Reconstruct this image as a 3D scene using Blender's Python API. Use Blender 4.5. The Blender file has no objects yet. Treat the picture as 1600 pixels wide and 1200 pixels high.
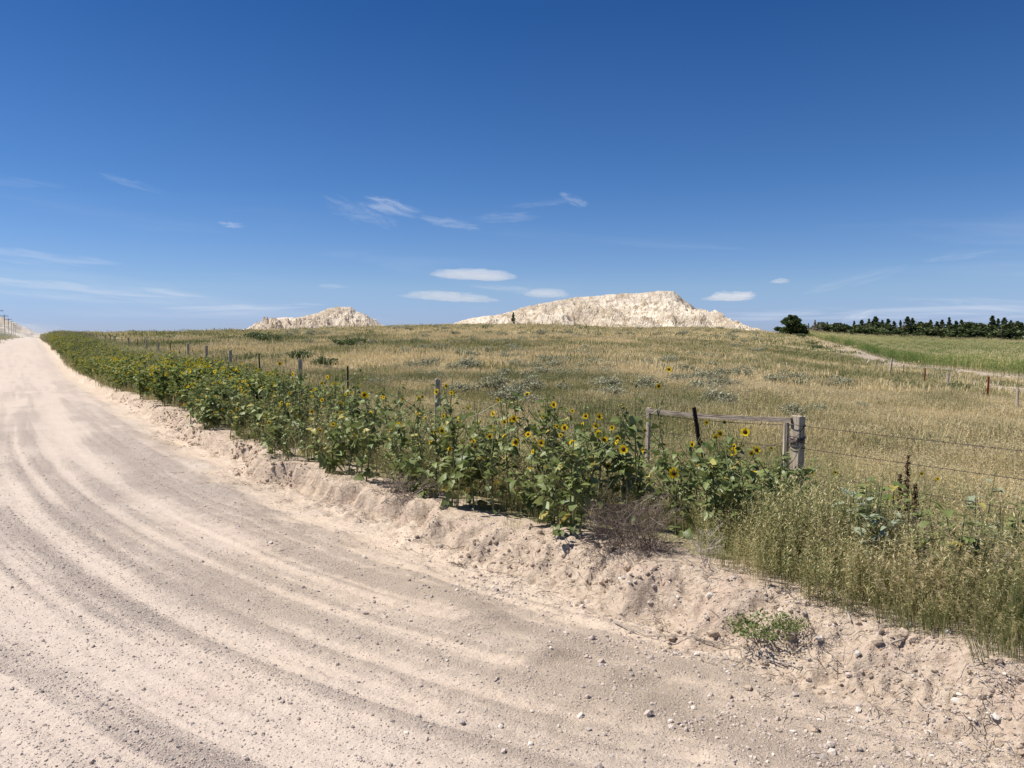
import bpy, math, random
import numpy as np
from mathutils import Vector, Matrix, Euler
random.seed(7)
rng = np.random.default_rng(7)
S = bpy.context.scene
COL = S.collection

# ------------------------------------------------------------------ camera, sky, sun
F = 1186.0 / 1600.0            # focal length in picture widths
CH = 1.6                       # camera height
PITCH = math.atan(75.0 / 1186.0)
cam_d = bpy.data.cameras.new('camera')
cam = bpy.data.objects.new('camera', cam_d); COL.objects.link(cam)
cam_d.sensor_width = 36.0; cam_d.lens = 36.0 * F
cam_d.clip_start = 0.05; cam_d.clip_end = 30000
cam.location = (0, 0, CH)
cam.rotation_euler = (math.pi / 2 - PITCH, 0, 0)
S.camera = cam

SUN_EL = math.radians(58); SUN_LEFT = math.radians(82)   # to the left of the view direction
sun_dir = Vector((-math.sin(SUN_LEFT) * math.cos(SUN_EL), math.cos(SUN_LEFT) * math.cos(SUN_EL), math.sin(SUN_EL)))
W = bpy.data.worlds.new('World'); S.world = W; W.use_nodes = True
wn = W.node_tree.nodes; wl = W.node_tree.links
for n in list(wn): wn.remove(n)
sky = wn.new('ShaderNodeTexSky'); sky.sky_type = 'NISHITA'; sky.sun_disc = False
sky.sun_elevation = SUN_EL; sky.sun_rotation = -SUN_LEFT
sky.altitude = 1300; sky.air_density = 1.0; sky.dust_density = 0.45; sky.ozone_density = 2.5
bg = wn.new('ShaderNodeBackground'); bg.inputs['Strength'].default_value = 0.115
wo = wn.new('ShaderNodeOutputWorld')
wl.new(bg.outputs[0], wo.inputs[0])
sun_l = bpy.data.lights.new('sun', 'SUN'); sun_l.energy = 4.9; sun_l.angle = math.radians(0.53)
sun_l.color = (1.0, 0.945, 0.87)
sun = bpy.data.objects.new('sun', sun_l); COL.objects.link(sun)
sun.rotation_euler = sun_dir.to_track_quat('Z', 'Y').to_euler()
S.view_settings.view_transform = 'Standard'; S.view_settings.look = 'None'
S.view_settings.exposure = 0.42; S.view_settings.gamma = 1.0
S.view_settings.use_curve_mapping = False
S.render.engine = 'CYCLES'
S.cycles.max_bounces = 5; S.cycles.diffuse_bounces = 2; S.cycles.glossy_bounces = 1; S.cycles.transmission_bounces = 3; S.cycles.transparent_max_bounces = 8
S.cycles.volume_bounces = 4

def wnode(t, **kw):
    n = wn.new(t)
    for k, v in kw.items(): setattr(n, k, v)
    return n
def wmath(op, a, b=None, c=None):
    n = wn.new('ShaderNodeMath'); n.operation = op
    for i, v in enumerate((a, b, c)):
        if v is None: continue
        if isinstance(v, (int, float)): n.inputs[i].default_value = v
        else: wl.new(v, n.inputs[i])
    return n.outputs[0]
# high thin cirrus streaks, part of the sky (laid on a plane high overhead, so they converge to the horizon)
tc = wnode('ShaderNodeTexCoord')
sp = wnode('ShaderNodeSeparateXYZ'); wl.new(tc.outputs['Generated'], sp.inputs[0])
zc = wmath('MAXIMUM', sp.outputs[2], 0.004)
az = wmath('ARCTAN2', sp.outputs[0], sp.outputs[1])
el = wmath('ARCSINE', sp.outputs[2])
def cirrus_coord(sx, sy, skew):
    cx = wmath('MULTIPLY', az, sx)
    cy = wmath('ADD', wmath('MULTIPLY', el, sy), wmath('MULTIPLY', az, skew))
    c = wnode('ShaderNodeCombineXYZ'); wl.new(cx, c.inputs[0]); wl.new(cy, c.inputs[1]); return c.outputs[0]
def wnoise(vec, scale, detail, rough, dist=0.0):
    n = wnode('ShaderNodeTexNoise'); wl.new(vec, n.inputs['Vector'])
    n.inputs['Scale'].default_value = scale; n.inputs['Detail'].default_value = detail
    n.inputs['Roughness'].default_value = rough; n.inputs['Distortion'].default_value = dist
    return n.outputs['Fac']
def wrange(v, a, b, c=0.0, d=1.0):
    n = wnode('ShaderNodeMapRange'); n.interpolation_type = 'SMOOTHSTEP'
    wl.new(v, n.inputs[0]); n.inputs[1].default_value = a; n.inputs[2].default_value = b
    n.inputs[3].default_value = c; n.inputs[4].default_value = d; return n.outputs[0]
streak = wnoise(cirrus_coord(2.2, 22, 1.2), 1.0, 5, 0.55, 0.4)
streak = wrange(streak, 0.5, 0.78)
low = wrange(el, 0.02, 0.2, 1.0, 0.0)
streak = wmath('MULTIPLY', streak, low)
masks = [wmath('MULTIPLY', streak, 0.3)]
def pix_dir(px, py):
    """direction seen at photo pixel (1600x1200)"""
    v = Vector(((px - 800) / 1186.0, 1.0, (600 - py) / 1186.0))
    c, s = math.cos(-PITCH), math.sin(-PITCH)
    return Vector((v.x, v.y * c - v.z * s, v.y * s + v.z * c)).normalized()
def wisp(px, py, hw, hh, tilt, strength, fib, seedv):
    d = pix_dir(px, py); a0 = math.atan2(d.x, d.y); e0 = math.asin(d.z)
    da = wmath('SUBTRACT', az, a0); de = wmath('SUBTRACT', el, e0)
    ct, st = math.cos(tilt), math.sin(tilt)
    u = wmath('ADD', wmath('MULTIPLY', da, ct), wmath('MULTIPLY', de, st))
    v = wmath('SUBTRACT', wmath('MULTIPLY', de, ct), wmath('MULTIPLY', da, st))
    u = wmath('DIVIDE', u, hw / 1186.0); v = wmath('DIVIDE', v, hh / 1186.0)
    cmb = wnode('ShaderNodeCombineXYZ'); wl.new(u, cmb.inputs[0]); wl.new(v, cmb.inputs[1]); cmb.inputs[2].default_value = seedv
    nz = wnoise(cmb.outputs[0], fib, 5, 0.6, 0.6)
    r = wmath('ADD', wmath('MULTIPLY', u, u), wmath('MULTIPLY', v, v))
    r = wmath('ADD', r, wmath('MULTIPLY', wmath('SUBTRACT', nz, 0.5), 2.2))
    m = wrange(r, 0.0, 1.0, 1.0, 0.0)
    m = wmath('MULTIPLY', m, wrange(nz, 0.75, 0.3))
    return wmath('MULTIPLY', m, strength)
for a in ((610, 322, 48, 14, -0.22, 0.42, 1.6, 1), (560, 330, 60, 18, -0.3, 0.22, 2.0, 2), (700, 348, 55, 9, -0.15, 0.30, 1.7, 3),
          (790, 340, 60, 9, 0.05, 0.16, 2.0, 4), (898, 313, 26, 9, -0.4, 0.38, 1.4, 5), (845, 318, 60, 6, 0.1, 0.12, 2.0, 6),
          (205, 286, 45, 7, -0.2, 0.2, 1.6, 7), (361, 351, 20, 5, -0.05, 0.5, 1.2, 8), (100, 452, 190, 16, -0.06, 0.42, 2.2, 9),
          (40, 400, 120, 12, -0.08, 0.25, 2.0, 10), (370, 483, 130, 9, 0.04, 0.4, 1.8, 11), (520, 447, 26, 4, 0, 0.3, 1.2, 12),
          (1400, 490, 260, 12, 0.0, 0.42, 2.2, 13), (1500, 400, 50, 6, 0.1, 0.15, 1.7, 14), (1330, 440, 80, 9, 0.25, 0.14, 2.0, 15),
          (20, 285, 70, 9, 0.0, 0.12, 2.0, 16), (1560, 478, 120, 10, -0.1, 0.25, 2.0, 17),
          (800, 452, 70, 6, -0.1, 0.3, 2.0, 18), (1340, 494, 26, 6, 0.35, 0.4, 1.2, 20)):
    masks.append(wisp(*a[:5], a[5] * (.9 if a[1] > 390 else .62 if a[0] < 560 else .8), a[6] * .8, a[7]))
m = masks[0]
for k in masks[1:]: m = wmath('ADD', m, k)
m = wmath('MINIMUM', m, 0.9)
cloud_col = wnode('ShaderNodeRGB'); cloud_col.outputs[0].default_value = (4.5, 4.9, 5.7, 1)
mx = wnode('ShaderNodeMix', data_type='RGBA'); wl.new(m, mx.inputs[0])
sky_out = sky.outputs[0]
# the deep dry summer blue of the high plains: the sky colour graded by height above the horizon
grad = wnode('ShaderNodeValToRGB'); ge = grad.color_ramp.elements
wl.new(wmath('DIVIDE', el, math.pi / 2), grad.inputs[0])
ge[0].position = 0.0; ge[0].color = (.36, .44, .74, 1); ge[1].position = 1.0; ge[1].color = (.19, .36, .56, 1)
for p_, c_ in ((.011, (.37, .45, .76)), (.038, (.42, .50, .68)), (.118, (.255, .42, .63)), (.253, (.125, .31, .545))):
    q_ = ge.new(p_); q_.color = (*c_, 1)
tintm = wnode('ShaderNodeMix', data_type='RGBA', blend_type='MULTIPLY'); tintm.inputs[0].default_value = 1
wl.new(sky_out, tintm.inputs[6]); wl.new(grad.outputs[0], tintm.inputs[7])
wl.new(tintm.outputs[2], mx.inputs[6]); wl.new(cloud_col.outputs[0], mx.inputs[7])
wl.new(mx.outputs[2], bg.inputs['Color'])

# ------------------------------------------------------------------ numeric helpers
def _hash(ix, iy, seed):
    h = (ix.astype(np.int64) * 374761393 + iy.astype(np.int64) * 668265263 + seed * 1442695041) & 0xffffffff
    h = ((h ^ (h >> 13)) * 1274126177) & 0xffffffff
    h = h ^ (h >> 16)
    return (h & 0xffff) / 65535.0
def vnoise(x, y, seed=0):
    x = np.asarray(x, float); y = np.asarray(y, float)
    ix = np.floor(x); iy = np.floor(y); fx = x - ix; fy = y - iy
    fx = fx * fx * (3 - 2 * fx); fy = fy * fy * (3 - 2 * fy)
    a = _hash(ix, iy, seed); b = _hash(ix + 1, iy, seed); c = _hash(ix, iy + 1, seed); d = _hash(ix + 1, iy + 1, seed)
    return (a * (1 - fx) + b * fx) * (1 - fy) + (c * (1 - fx) + d * fx) * fy
def fbm(x, y, oct=4, seed=0, gain=0.5):
    s = 0; a = 1; t = 0
    for o in range(oct):
        s = s + a * vnoise(x * 2 ** o + 17.3 * o, y * 2 ** o - 9.1 * o, seed + o); t += a; a *= gain
    return s / t          # 0..1
def sstep(a, b, x):
    t = np.clip((x - a) / (b - a), 0, 1); return t * t * (3 - 2 * t)

# ------------------------------------------------------------------ terrain
TH = math.atan(755 / 1186.0)                 # the road runs this far left of the view direction
ST, CT = math.sin(TH), math.cos(TH)
def to_du(x, y): return x * CT + y * ST, -x * ST + y * CT
def from_du(d, u): return d * CT - u * ST, d * ST + u * CT
cols = [
 (-400, [(5, -.3), (50, -.8), (100, .0), (200, 1.5), (300, 3.0), (600, 6)]),
 (0,   [(5, -.2), (50, -.9), (100, .0), (140, .2), (200, 1.6), (300, 3.4), (400, 4.5), (600, 5)]),
 (45,  [(5, -.2), (50, -.9), (100, .3), (160, .9), (250, 1.0), (300, .8), (500, 0)]),
 (75,  [(5, -.2), (50, -.5), (100, .6), (183, 1.6), (220, 2.0), (300, 1.5)]),
 (100, [(5, -.3), (50, -.1), (100, .8), (183, 2.1), (220, 2.2), (300, 2)]),
 (200, [(5, -.3), (40, -.2), (64, .37), (120, 1.2), (200, 2.2), (300, 2)]),
 (300, [(5, -.35), (40, .12), (80, .9), (150, 2.0), (220, 2.5), (350, 2)]),
 (468, [(5, -.35), (24, -.22), (60, .6), (120, 1.6), (200, 2.9), (260, 3.4), (350, 3)]),
 (683, [(5, -.38), (16, -.39), (40, .1), (80, 1.1), (160, 3.0), (260, 5.0), (300, 5.3), (400, 5)]),
 (850, [(5, -.38), (12, -.39), (30, -.1), (60, .6), (120, 2.1), (260, 5.3), (300, 5.5), (400, 5)]),
 (960, [(5, -.4), (10, -.4), (30, -.2), (60, .4), (120, 1.7), (260, 4.0), (300, 4.1), (400, 3.5)]),
 (1110, [(5, -.4), (10, -.42), (30, -.45), (60, 0), (120, 1.2), (200, 2.9), (260, 4.2), (300, 4.1), (400, 3)]),
 (1180, [(5, -.4), (10, -.45), (30, -.6), (60, -.5), (120, .4), (200, 2.1), (260, 2.9), (400, 2)]),
 (1240, [(5, -.4), (10, -.5), (30, -.8), (60, -1.0), (100, -.5), (160, .3), (230, 1.6), (260, 2.0), (400, 1)]),
 (1310, [(5, -.4), (10, -.5), (33, -1.0), (60, -1.3), (100, -1.0), (160, -1.0), (230, -.3), (260, .3), (400, -1)]),
 (1400, [(5, -.4), (10, -.55), (33, -1.1), (60, -1.6), (130, -3.3), (180, -2.6), (250, -.5), (270, -.45), (400, -2)]),
 (1600, [(5, -.4), (8, -.45), (20, -1.0), (33, -1.4), (60, -2.3), (80, -3.0), (120, -3.4), (250, -2.0), (280, -2.0), (400, -4)]),
 (2000, [(5, -.4), (8, -.5), (20, -1.1), (33, -1.6), (60, -2.5), (80, -3.1), (120, -3.6), (250, -3.0), (400, -4)])]
NA, NZ = 240, 240
A0, A1 = (cols[0][0] - 800) / 1186.0, (cols[-1][0] - 800) / 1186.0
L0, L1 = math.log(5), math.log(700)
ga = np.linspace(A0, A1, NA); gl = np.linspace(L0, L1, NZ)
ctab = []
for px, pts in cols:
    zz = np.log(np.array([p[0] for p in pts])); hh = np.array([p[1] for p in pts])
    # interpolate linearly in true distance
    v = np.interp(np.exp(gl), np.exp(zz), hh)
    far = sstep(420, 690, np.exp(gl)); v = v * (1 - far) + (-2.5) * far
    ctab.append(v)
ctab = np.array(ctab); ca = np.array([(c[0] - 800) / 1186.0 for c in cols])
tab = np.array([np.interp(ga, ca, ctab[:, j]) for j in range(NZ)]).T
for _ in range(10):
    p = np.pad(tab, 1, mode='edge')
    tab = (p[:-2, 1:-1] + p[2:, 1:-1] + 2 * p[1:-1, 1:-1] + p[1:-1, :-2] + p[1:-1, 2:]) / 6
def field_h(x, y):
    yy = np.maximum(y, 4.0)
    a = np.clip(x / yy, A0, A1); l = np.clip(np.log(np.clip(yy, 5, 700)), L0, L1)
    fa = (a - A0) / (A1 - A0) * (NA - 1); fl = (l - L0) / (L1 - L0) * (NZ - 1)
    i = np.minimum(fa.astype(int), NA - 2); j = np.minimum(fl.astype(int), NZ - 2)
    s = fa - i; t = fl - j
    return (tab[i, j] * (1 - s) * (1 - t) + tab[i + 1, j] * s * (1 - t) + tab[i, j + 1] * (1 - s) * t + tab[i + 1, j + 1] * s * t)
RU = [-50, 14, 17.4, 23.4, 32, 41, 50, 60, 74, 85, 121, 188, 295, 350, 600, 900]
RH = [0, 0, -.06, -.2, -.4, -.6, -.8, -.88, -.6, -.33, .3, .93, 1.0, .6, -2.5, -2.5]
ug = np.linspace(-50, 900, 1901); rg = np.interp(ug, RU, RH)
for _ in range(60): rg = np.convolve(np.pad(rg, 2, mode='edge'), [.1, .2, .4, .2, .1], 'valid')
def road_h(u): return np.interp(u, ug, rg)
EU = [-60, 0, 1.65, 2.5, 3.25, 4.45, 5.15, 6.75, 10, 18.5, 60, 400]
ED = [4.25, 3.9, 3.82, 3.70, 3.50, 3.35, 3.16, 2.87, 2.46, 2.42, 2.55, 2.7]
def edge_d(u): return np.interp(u, EU, ED)
def edge_rag(u):
    fade = 1 - 0.5 * sstep(20, 60, u)
    return edge_d(u) + ((fbm(u * 1.3, u * 0 + 3.3, 4, 5, .65) - .5) * 0.8 + (vnoise(u * 9, u * 0 + 1, 8) - .5) * .09) * fade
def track_t(d, u):
    up = np.maximum(u, 0.0)
    return d - 4.2 * np.exp(-up / 4.0) - np.where(u < 0, -u * 1.05, 0)
def gravelness(d, u):
    t = track_t(d, u)
    g = fbm(t * 2.6 + 4, u * .07 + t * .02, 3, 21, .6)
    g2 = fbm(t * 9.0, u * .16, 3, 25, .6); g3 = fbm(d * 1.1, u * .8, 3, 27)
    corner = .22 * sstep(.5, -1.6, d) * sstep(4.6, 1.8, u)
    return sstep(.37, .70, .32 * g + .42 * g2 + .26 * g3 + corner)
LEFT_EDGE = -4.7
def terrain(x, y, detail=True):
    x = np.asarray(x, float); y = np.asarray(y, float)
    d, u = to_du(x, y)
    R = road_h(u); Fh = field_h(x, y)
    de = edge_rag(u); e = d - de
    w = .17 + .33 * (1 - sstep(3.5, 6.5, u))          # width of the cut bank face
    bh = .15 + .02 * (1 - sstep(3, 7, u)) + (vnoise(u * .8, u * 0, 31) - .5) * .08
    t = track_t(d, u)
    road = R - .012 * np.abs(d) - .07 * sstep(-1.7, -.6, e) * sstep(900, 200, u)
    if detail:
        near = 1 - sstep(40, 90, np.hypot(x, y))
        ridge = (fbm(t * 2.6 + 4, u * .07 + t * .02, 3, 21, .6) - .5) * .035 + (fbm(t * 9, u * .16, 3, 25, .6) - .5) * .03
        road = road + ridge * near
        road = road + (fbm(x * 9, y * 9, 3, 41) - .5) * .014 * near
        # windrow of loose gravel beside the ditch
        wl_ = np.exp(-((e + w + .75 + (vnoise(u * .6, u * 0, 44) - .5) * .5) / .22) ** 2) * .045
        road = road + wl_ * (.4 + fbm(x * 5, y * 5, 3, 43)) * near
    top = R + bh - .04
    face = sstep(0, 1, np.clip((e + w) / w, 0, 1))
    if detail:
        face = np.clip(face + (fbm(x * 4.5, y * 4.5, 4, 51, .65) - .5) * 1.1 * np.sin(np.clip(face, 0, 1) * np.pi), 0, 1)
    h = road * (1 - face) + top * face
    blend = sstep(.0, 3.6, e)
    h = h * (1 - blend) + Fh * blend
    if detail:
        rough = np.exp(-((e + .17) / .30) ** 2) * (.7 + .3 * sstep(3.5, 6, u))
        h = h + rough * near * ((fbm(x * 7, y * 7, 3, 61, .6) - .5) * .085 + (np.abs(vnoise(x * 13, y * 13, 66) - .5)) * -.06 + (vnoise(x * 28, y * 28, 67) - .5) * .022)
        lump = fbm(x * 11, y * 11, 2, 68); h = h + rough * near * sstep(.56, .68, lump) * .022
        # rough berm near the camera on the right
        bm = np.exp(-((e + .30) / .38) ** 2) * (1 - sstep(3.2, 5.6, u)) * (1 - sstep(0.0, -3.0, u) * .3)
        h = h + bm * ((fbm(x * 3.6, y * 3.6, 4, 71, .68) - .58) * .10)
        h = h + sstep(.2, 1.5, e) * (fbm(x * .9, y * .9, 3, 81) - .5) * .12
        h = h + sstep(2, 8, e) * (fbm(x * .12, y * .12, 3, 83) - .5) * .5 * sstep(12, 60, np.hypot(x, y))
    bl = sstep(LEFT_EDGE, LEFT_EDGE - 4, d)
    h = h * (1 - bl) + (Fh * .5 + R * .5) * bl * (1 - sstep(-9, -16, d)) + Fh * bl * sstep(-9, -16, d)
    return h
def th(x, y): return float(terrain(np.array([x]), np.array([y]))[0])

# ------------------------------------------------------------------ mesh helpers
def link(o, parent=None):
    COL.objects.link(o)
    if parent is not None: o.parent = parent
    return o
def np_mesh(name, V, Fq, mats=(), smooth=False, midx=None, attrs=None, fattrs=None):
    """V (n,3); Fq = list of arrays of faces (k, 3 or 4)"""
    me = bpy.data.meshes.new(name)
    V = np.asarray(V, dtype=np.float32)
    me.vertices.add(len(V)); me.vertices.foreach_set('co', V.ravel())
    loops = np.concatenate([np.asarray(f, dtype=np.int32).ravel() for f in Fq if len(f)])
    tot = np.concatenate([np.full(len(f), np.asarray(f).shape[1], dtype=np.int32) for f in Fq if len(f)])
    start = np.concatenate([[0], np.cumsum(tot)[:-1]]).astype(np.int32)
    me.loops.add(len(loops)); me.loops.foreach_set('vertex_index', loops)
    me.polygons.add(len(tot)); me.polygons.foreach_set('loop_start', start); me.polygons.foreach_set('loop_total', tot)
    if midx is not None: me.polygons.foreach_set('material_index', np.asarray(midx, dtype=np.int32))
    me.polygons.foreach_set('use_smooth', np.full(len(tot), smooth, dtype=bool))
    for m_ in mats: me.materials.append(m_)
    if attrs:
        for k, v in attrs.items():
            at = me.attributes.new(k, 'FLOAT', 'POINT'); at.data.foreach_set('value', np.asarray(v, dtype=np.float32))
    me.update(calc_edges=True); me.validate()
    return me
class MB:
    def __init__(s): s.v = []; s.f = []; s.m = []; s.a = []; s.cur = 0; s.val = .5
    def add(s, vs, fs):
        o = len(s.v); s.v += [tuple(p) for p in vs]; s.a += [s.val] * len(vs)
        for f in fs: s.f.append(tuple(i + o for i in f)); s.m.append(s.cur)
    def tube(s, pts, rads, n=4, cap=True):
        pts = [Vector(p) for p in pts]
        if not hasattr(rads, '__len__'): rads = [rads] * len(pts)
        vs = []; fs = []
        for i, p in enumerate(pts):
            t = (pts[min(i + 1, len(pts) - 1)] - pts[max(i - 1, 0)])
            if t.length < 1e-9: t = Vector((0, 0, 1))
            t.normalize()
            up = Vector((0, 0, 1)) if abs(t.z) < .9 else Vector((1, 0, 0))
            a = t.cross(up).normalized(); b = t.cross(a)
            for k in range(n):
                q = 2 * math.pi * k / n
                vs.append(p + (a * math.cos(q) + b * math.sin(q)) * rads[i])
        for i in range(len(pts) - 1):
            for k in range(n):
                k2 = (k + 1) % n
                fs.append((i * n + k, (i + 1) * n + k, (i + 1) * n + k2, i * n + k2))
        if cap:
            fs.append(tuple(range(n))); fs.append(tuple((len(pts) - 1) * n + k for k in range(n - 1, -1, -1)))
        s.add(vs, fs)
    def box(s, c, size, rot=None):
        c = Vector(c); hx, hy, hz = [q / 2 for q in size]
        vs = [Vector((i, j, k)) for i in (-hx, hx) for j in (-hy, hy) for k in (-hz, hz)]
        if rot is not None: vs = [rot @ v for v in vs]
        s.add([v + c for v in vs], [(0, 1, 3, 2), (4, 6, 7, 5), (0, 4, 5, 1), (2, 3, 7, 6), (0, 2, 6, 4), (1, 5, 7, 3)])
    def mesh(s, name, mats, smooth=False, attr='bl'):
        me = bpy.data.meshes.new(name); me.from_pydata(s.v, [], s.f)
        for m_ in mats: me.materials.append(m_)
        me.polygons.foreach_set('material_index', s.m)
        me.polygons.foreach_set('use_smooth', [smooth] * len(s.f))
        at = me.attributes.new(attr, 'FLOAT', 'POINT'); at.data.foreach_set('value', s.a)
        me.update(); return me
def thing(name, label, cat, loc=(0, 0, 0), rz=0, group=None):
    o = bpy.data.objects.new(name, None); o.empty_display_size = .2
    link(o); o.location = loc; o.rotation_euler = (0, 0, rz)
    o['label'] = label; o['category'] = cat
    if group: o['group'] = group
    return o
def tag(o, label=None, cat=None, group=None, kind=None):
    for k, v in (('label', label), ('category', cat), ('group', group), ('kind', kind)):
        if v: o[k] = v
    return o
def obj(name, me, parent=None, loc=None):
    o = bpy.data.objects.new(name, me); link(o, parent)
    if loc is not None: o.location = loc
    return o
def world_at(px, py, z):
    """point seen at photo pixel px,py at depth z (along +Y)"""
    d = pix_dir(px, py); return Vector((d.x / d.y * z, z, CH + d.z / d.y * z))
def base_at(px, z):
    x = (px - 800) / 1186.0 * z
    return Vector((x, z, th(x, z)))

# ------------------------------------------------------------------ materials
class NT:
    def __init__(s, name):
        s.mat = bpy.data.materials.new(name); s.mat.use_nodes = True
        s.n = s.mat.node_tree.nodes; s.l = s.mat.node_tree.links
        for n in list(s.n): s.n.remove(n)
        s.out = s.n.new('ShaderNodeOutputMaterial')
    def node(s, t, **kw):
        n = s.n.new(t)
        for k, v in kw.items(): setattr(n, k, v)
        return n
    def set(s, sock, v):
        if hasattr(v, 'is_linked') or isinstance(v, bpy.types.NodeSocket): s.l.new(v, sock)
        elif isinstance(v, (tuple, list)) and len(v) == 3 and sock.type == 'RGBA': sock.default_value = (*v, 1)
        else: sock.default_value = v
    def math(s, op, a, b=None, c=None, clamp=False):
        n = s.node('ShaderNodeMath', operation=op); n.use_clamp = clamp
        for i, v in enumerate((a, b, c)):
            if v is not None: s.set(n.inputs[i], v)
        return n.outputs[0]
    def mix(s, f, a, b, mode='MIX'):
        n = s.node('ShaderNodeMix', data_type='RGBA', blend_type=mode)
        s.set(n.inputs[0], f); s.set(n.inputs[6], a); s.set(n.inputs[7], b); return n.outputs[2]
    def pos(s): return s.node('ShaderNodeNewGeometry').outputs['Position']
    def objco(s): return s.node('ShaderNodeTexCoord').outputs['Object']
    def noise(s, vec, scale, detail=3, rough=.5, dist=0, out='Fac'):
        n = s.node('ShaderNodeTexNoise'); s.l.new(vec, n.inputs['Vector'])
        n.inputs['Scale'].default_value = scale; n.inputs['Detail'].default_value = detail
        n.inputs['Roughness'].default_value = rough; n.inputs['Distortion'].default_value = dist
        return n.outputs[out]
    def voro(s, vec, scale, feature='F1', out='Distance'):
        n = s.node('ShaderNodeTexVoronoi', feature=feature); s.l.new(vec, n.inputs['Vector'])
        n.inputs['Scale'].default_value = scale; return n.outputs[out]
    def mapv(s, vec, scale):
        n = s.node('ShaderNodeMapping'); s.l.new(vec, n.inputs['Vector']); n.inputs['Scale'].default_value = scale; return n.outputs[0]
    def rng(s, v, a, b, c=0., d=1.):
        n = s.node('ShaderNodeMapRange', interpolation_type='SMOOTHSTEP'); s.set(n.inputs[0], v)
        for i, q in enumerate((a, b, c, d)): n.inputs[i + 1].default_value = q
        return n.outputs[0]
    def ramp(s, v, stops):
        n = s.node('ShaderNodeValToRGB'); s.set(n.inputs[0], v); e = n.color_ramp.elements
        while len(e) > 1: e.remove(e[-1])
        e[0].position = stops[0][0]; e[0].color = (*stops[0][1], 1)
        for p, c in stops[1:]:
            q = e.new(p); q.color = (*c, 1)
        return n.outputs[0]
    def attr(s, name, typ='GEOMETRY', out='Fac'):
        n = s.node('ShaderNodeAttribute', attribute_type=typ, attribute_name=name); return n.outputs[out]
    def rand(s): return s.node('ShaderNodeObjectInfo').outputs['Random']
    def bump(s, h, strength, dist):
        n = s.node('ShaderNodeBump'); s.set(n.inputs['Height'], h); n.inputs['Strength'].default_value = strength
        n.inputs['Distance'].default_value = dist; return n.outputs[0]
    def principled(s, col, rough=.9, normal=None, spec=.3, metal=0):
        n = s.node('ShaderNodeBsdfPrincipled'); s.set(n.inputs['Base Color'], col); s.set(n.inputs['Roughness'], rough)
        n.inputs['Specular IOR Level'].default_value = spec; n.inputs['Metallic'].default_value = metal
        if normal is not None: s.l.new(normal, n.inputs['Normal'])
        s.l.new(n.outputs[0], s.out.inputs[0]); return n
    def leafy(s, col, trans=.35, gloss=.06, rough=.45):
        d = s.node('ShaderNodeBsdfDiffuse'); s.set(d.inputs[0], col)
        t = s.node('ShaderNodeBsdfTranslucent'); s.set(t.inputs[0], col)
        m1 = s.node('ShaderNodeMixShader'); m1.inputs[0].default_value = trans
        s.l.new(d.outputs[0], m1.inputs[1]); s.l.new(t.outputs[0], m1.inputs[2])
        if gloss > 0:
            g = s.node('ShaderNodeBsdfGlossy'); g.inputs['Roughness'].default_value = rough; g.inputs[0].default_value = (.8, .85, .8, 1)
            m2 = s.node('ShaderNodeMixShader'); m2.inputs[0].default_value = gloss
            s.l.new(m1.outputs[0], m2.inputs[1]); s.l.new(g.outputs[0], m2.inputs[2]); s.l.new(m2.outputs[0], s.out.inputs[0])
        else: s.l.new(m1.outputs[0], s.out.inputs[0])

def mat_road():
    t = NT('road_gravel'); p = t.pos(); g = t.attr('grav'); dt = t.attr('dirt')
    n1 = t.noise(p, 90, 4, .7); n2 = t.noise(p, 14, 4, .6); n3 = t.noise(p, 1.1, 4, .6)
    fine = t.mix(n2, (.59, .498, .412), (.50, .42, .348))
    grav = t.ramp(t.voro(p, 120, out='Color'), [(0, (.32, .26, .225)), (.35, (.52, .43, .365)), (.6, (.44, .365, .32)), (.8, (.64, .55, .47)), (1, (.30, .265, .24))])
    nb_ = t.noise(p, 9, 5, .75)
    g = t.rng(t.math('ADD', g, t.math('MULTIPLY', t.math('SUBTRACT', nb_, .5), 1.3)), .0, 1.15, 0., .8)
    gf = t.math('MULTIPLY', g, t.rng(n1, .3, .65))
    col = t.mix(t.math('MULTIPLY', gf, .72), fine, grav)
    col = t.mix(t.math('MULTIPLY', g, .10), col, (.44, .355, .30))
    sand = t.mix(n2, (.64, .52, .40), (.53, .425, .32))
    col = t.mix(dt, col, sand)
    col = t.mix(t.math('MULTIPLY', t.rng(n3, .45, .7), .18), col, (.40, .30, .26))
    speck = t.rng(t.noise(p, 120, 3, .7), .56, .66)
    col = t.mix(t.math('MULTIPLY', speck, .55), col, (.26, .21, .18))
    spk2 = t.rng(t.noise(p, 95, 3, .7), .57, .66)
    col = t.mix(t.math('MULTIPLY', spk2, .35), col, (.72, .62, .52))
    spk3 = t.rng(t.noise(p, 42, 4, .7), .55, .68)
    col = t.mix(t.math('MULTIPLY', spk3, .32), col, (.34, .275, .235))
    hgt = t.math('ADD', t.math('MULTIPLY', n1, t.math('ADD', t.math('MULTIPLY', g, 1.2), .25)), t.math('MULTIPLY', t.noise(p, 30, 4, .6), .5))
    t.principled(col, .95, t.bump(hgt, 1.0, .022), .12)
    return t.mat
def mat_bank():
    t = NT('bank_dirt'); p = t.pos(); dt = t.attr('sand')
    n = t.noise(p, 22, 5, .65); n2 = t.noise(p, 3, 4, .6)
    col = t.ramp(n, [(.30, (.31, .235, .17)), (.48, (.49, .39, .295)), (.75, (.62, .51, .40))])
    col = t.mix(t.math('MULTIPLY', t.rng(n2, .5, .7), .35), col, (.50, .36, .28))
    t.principled(col, .95, t.bump(t.noise(p, 45, 5, .7), .9, .02), .1)
    return t.mat
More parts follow.
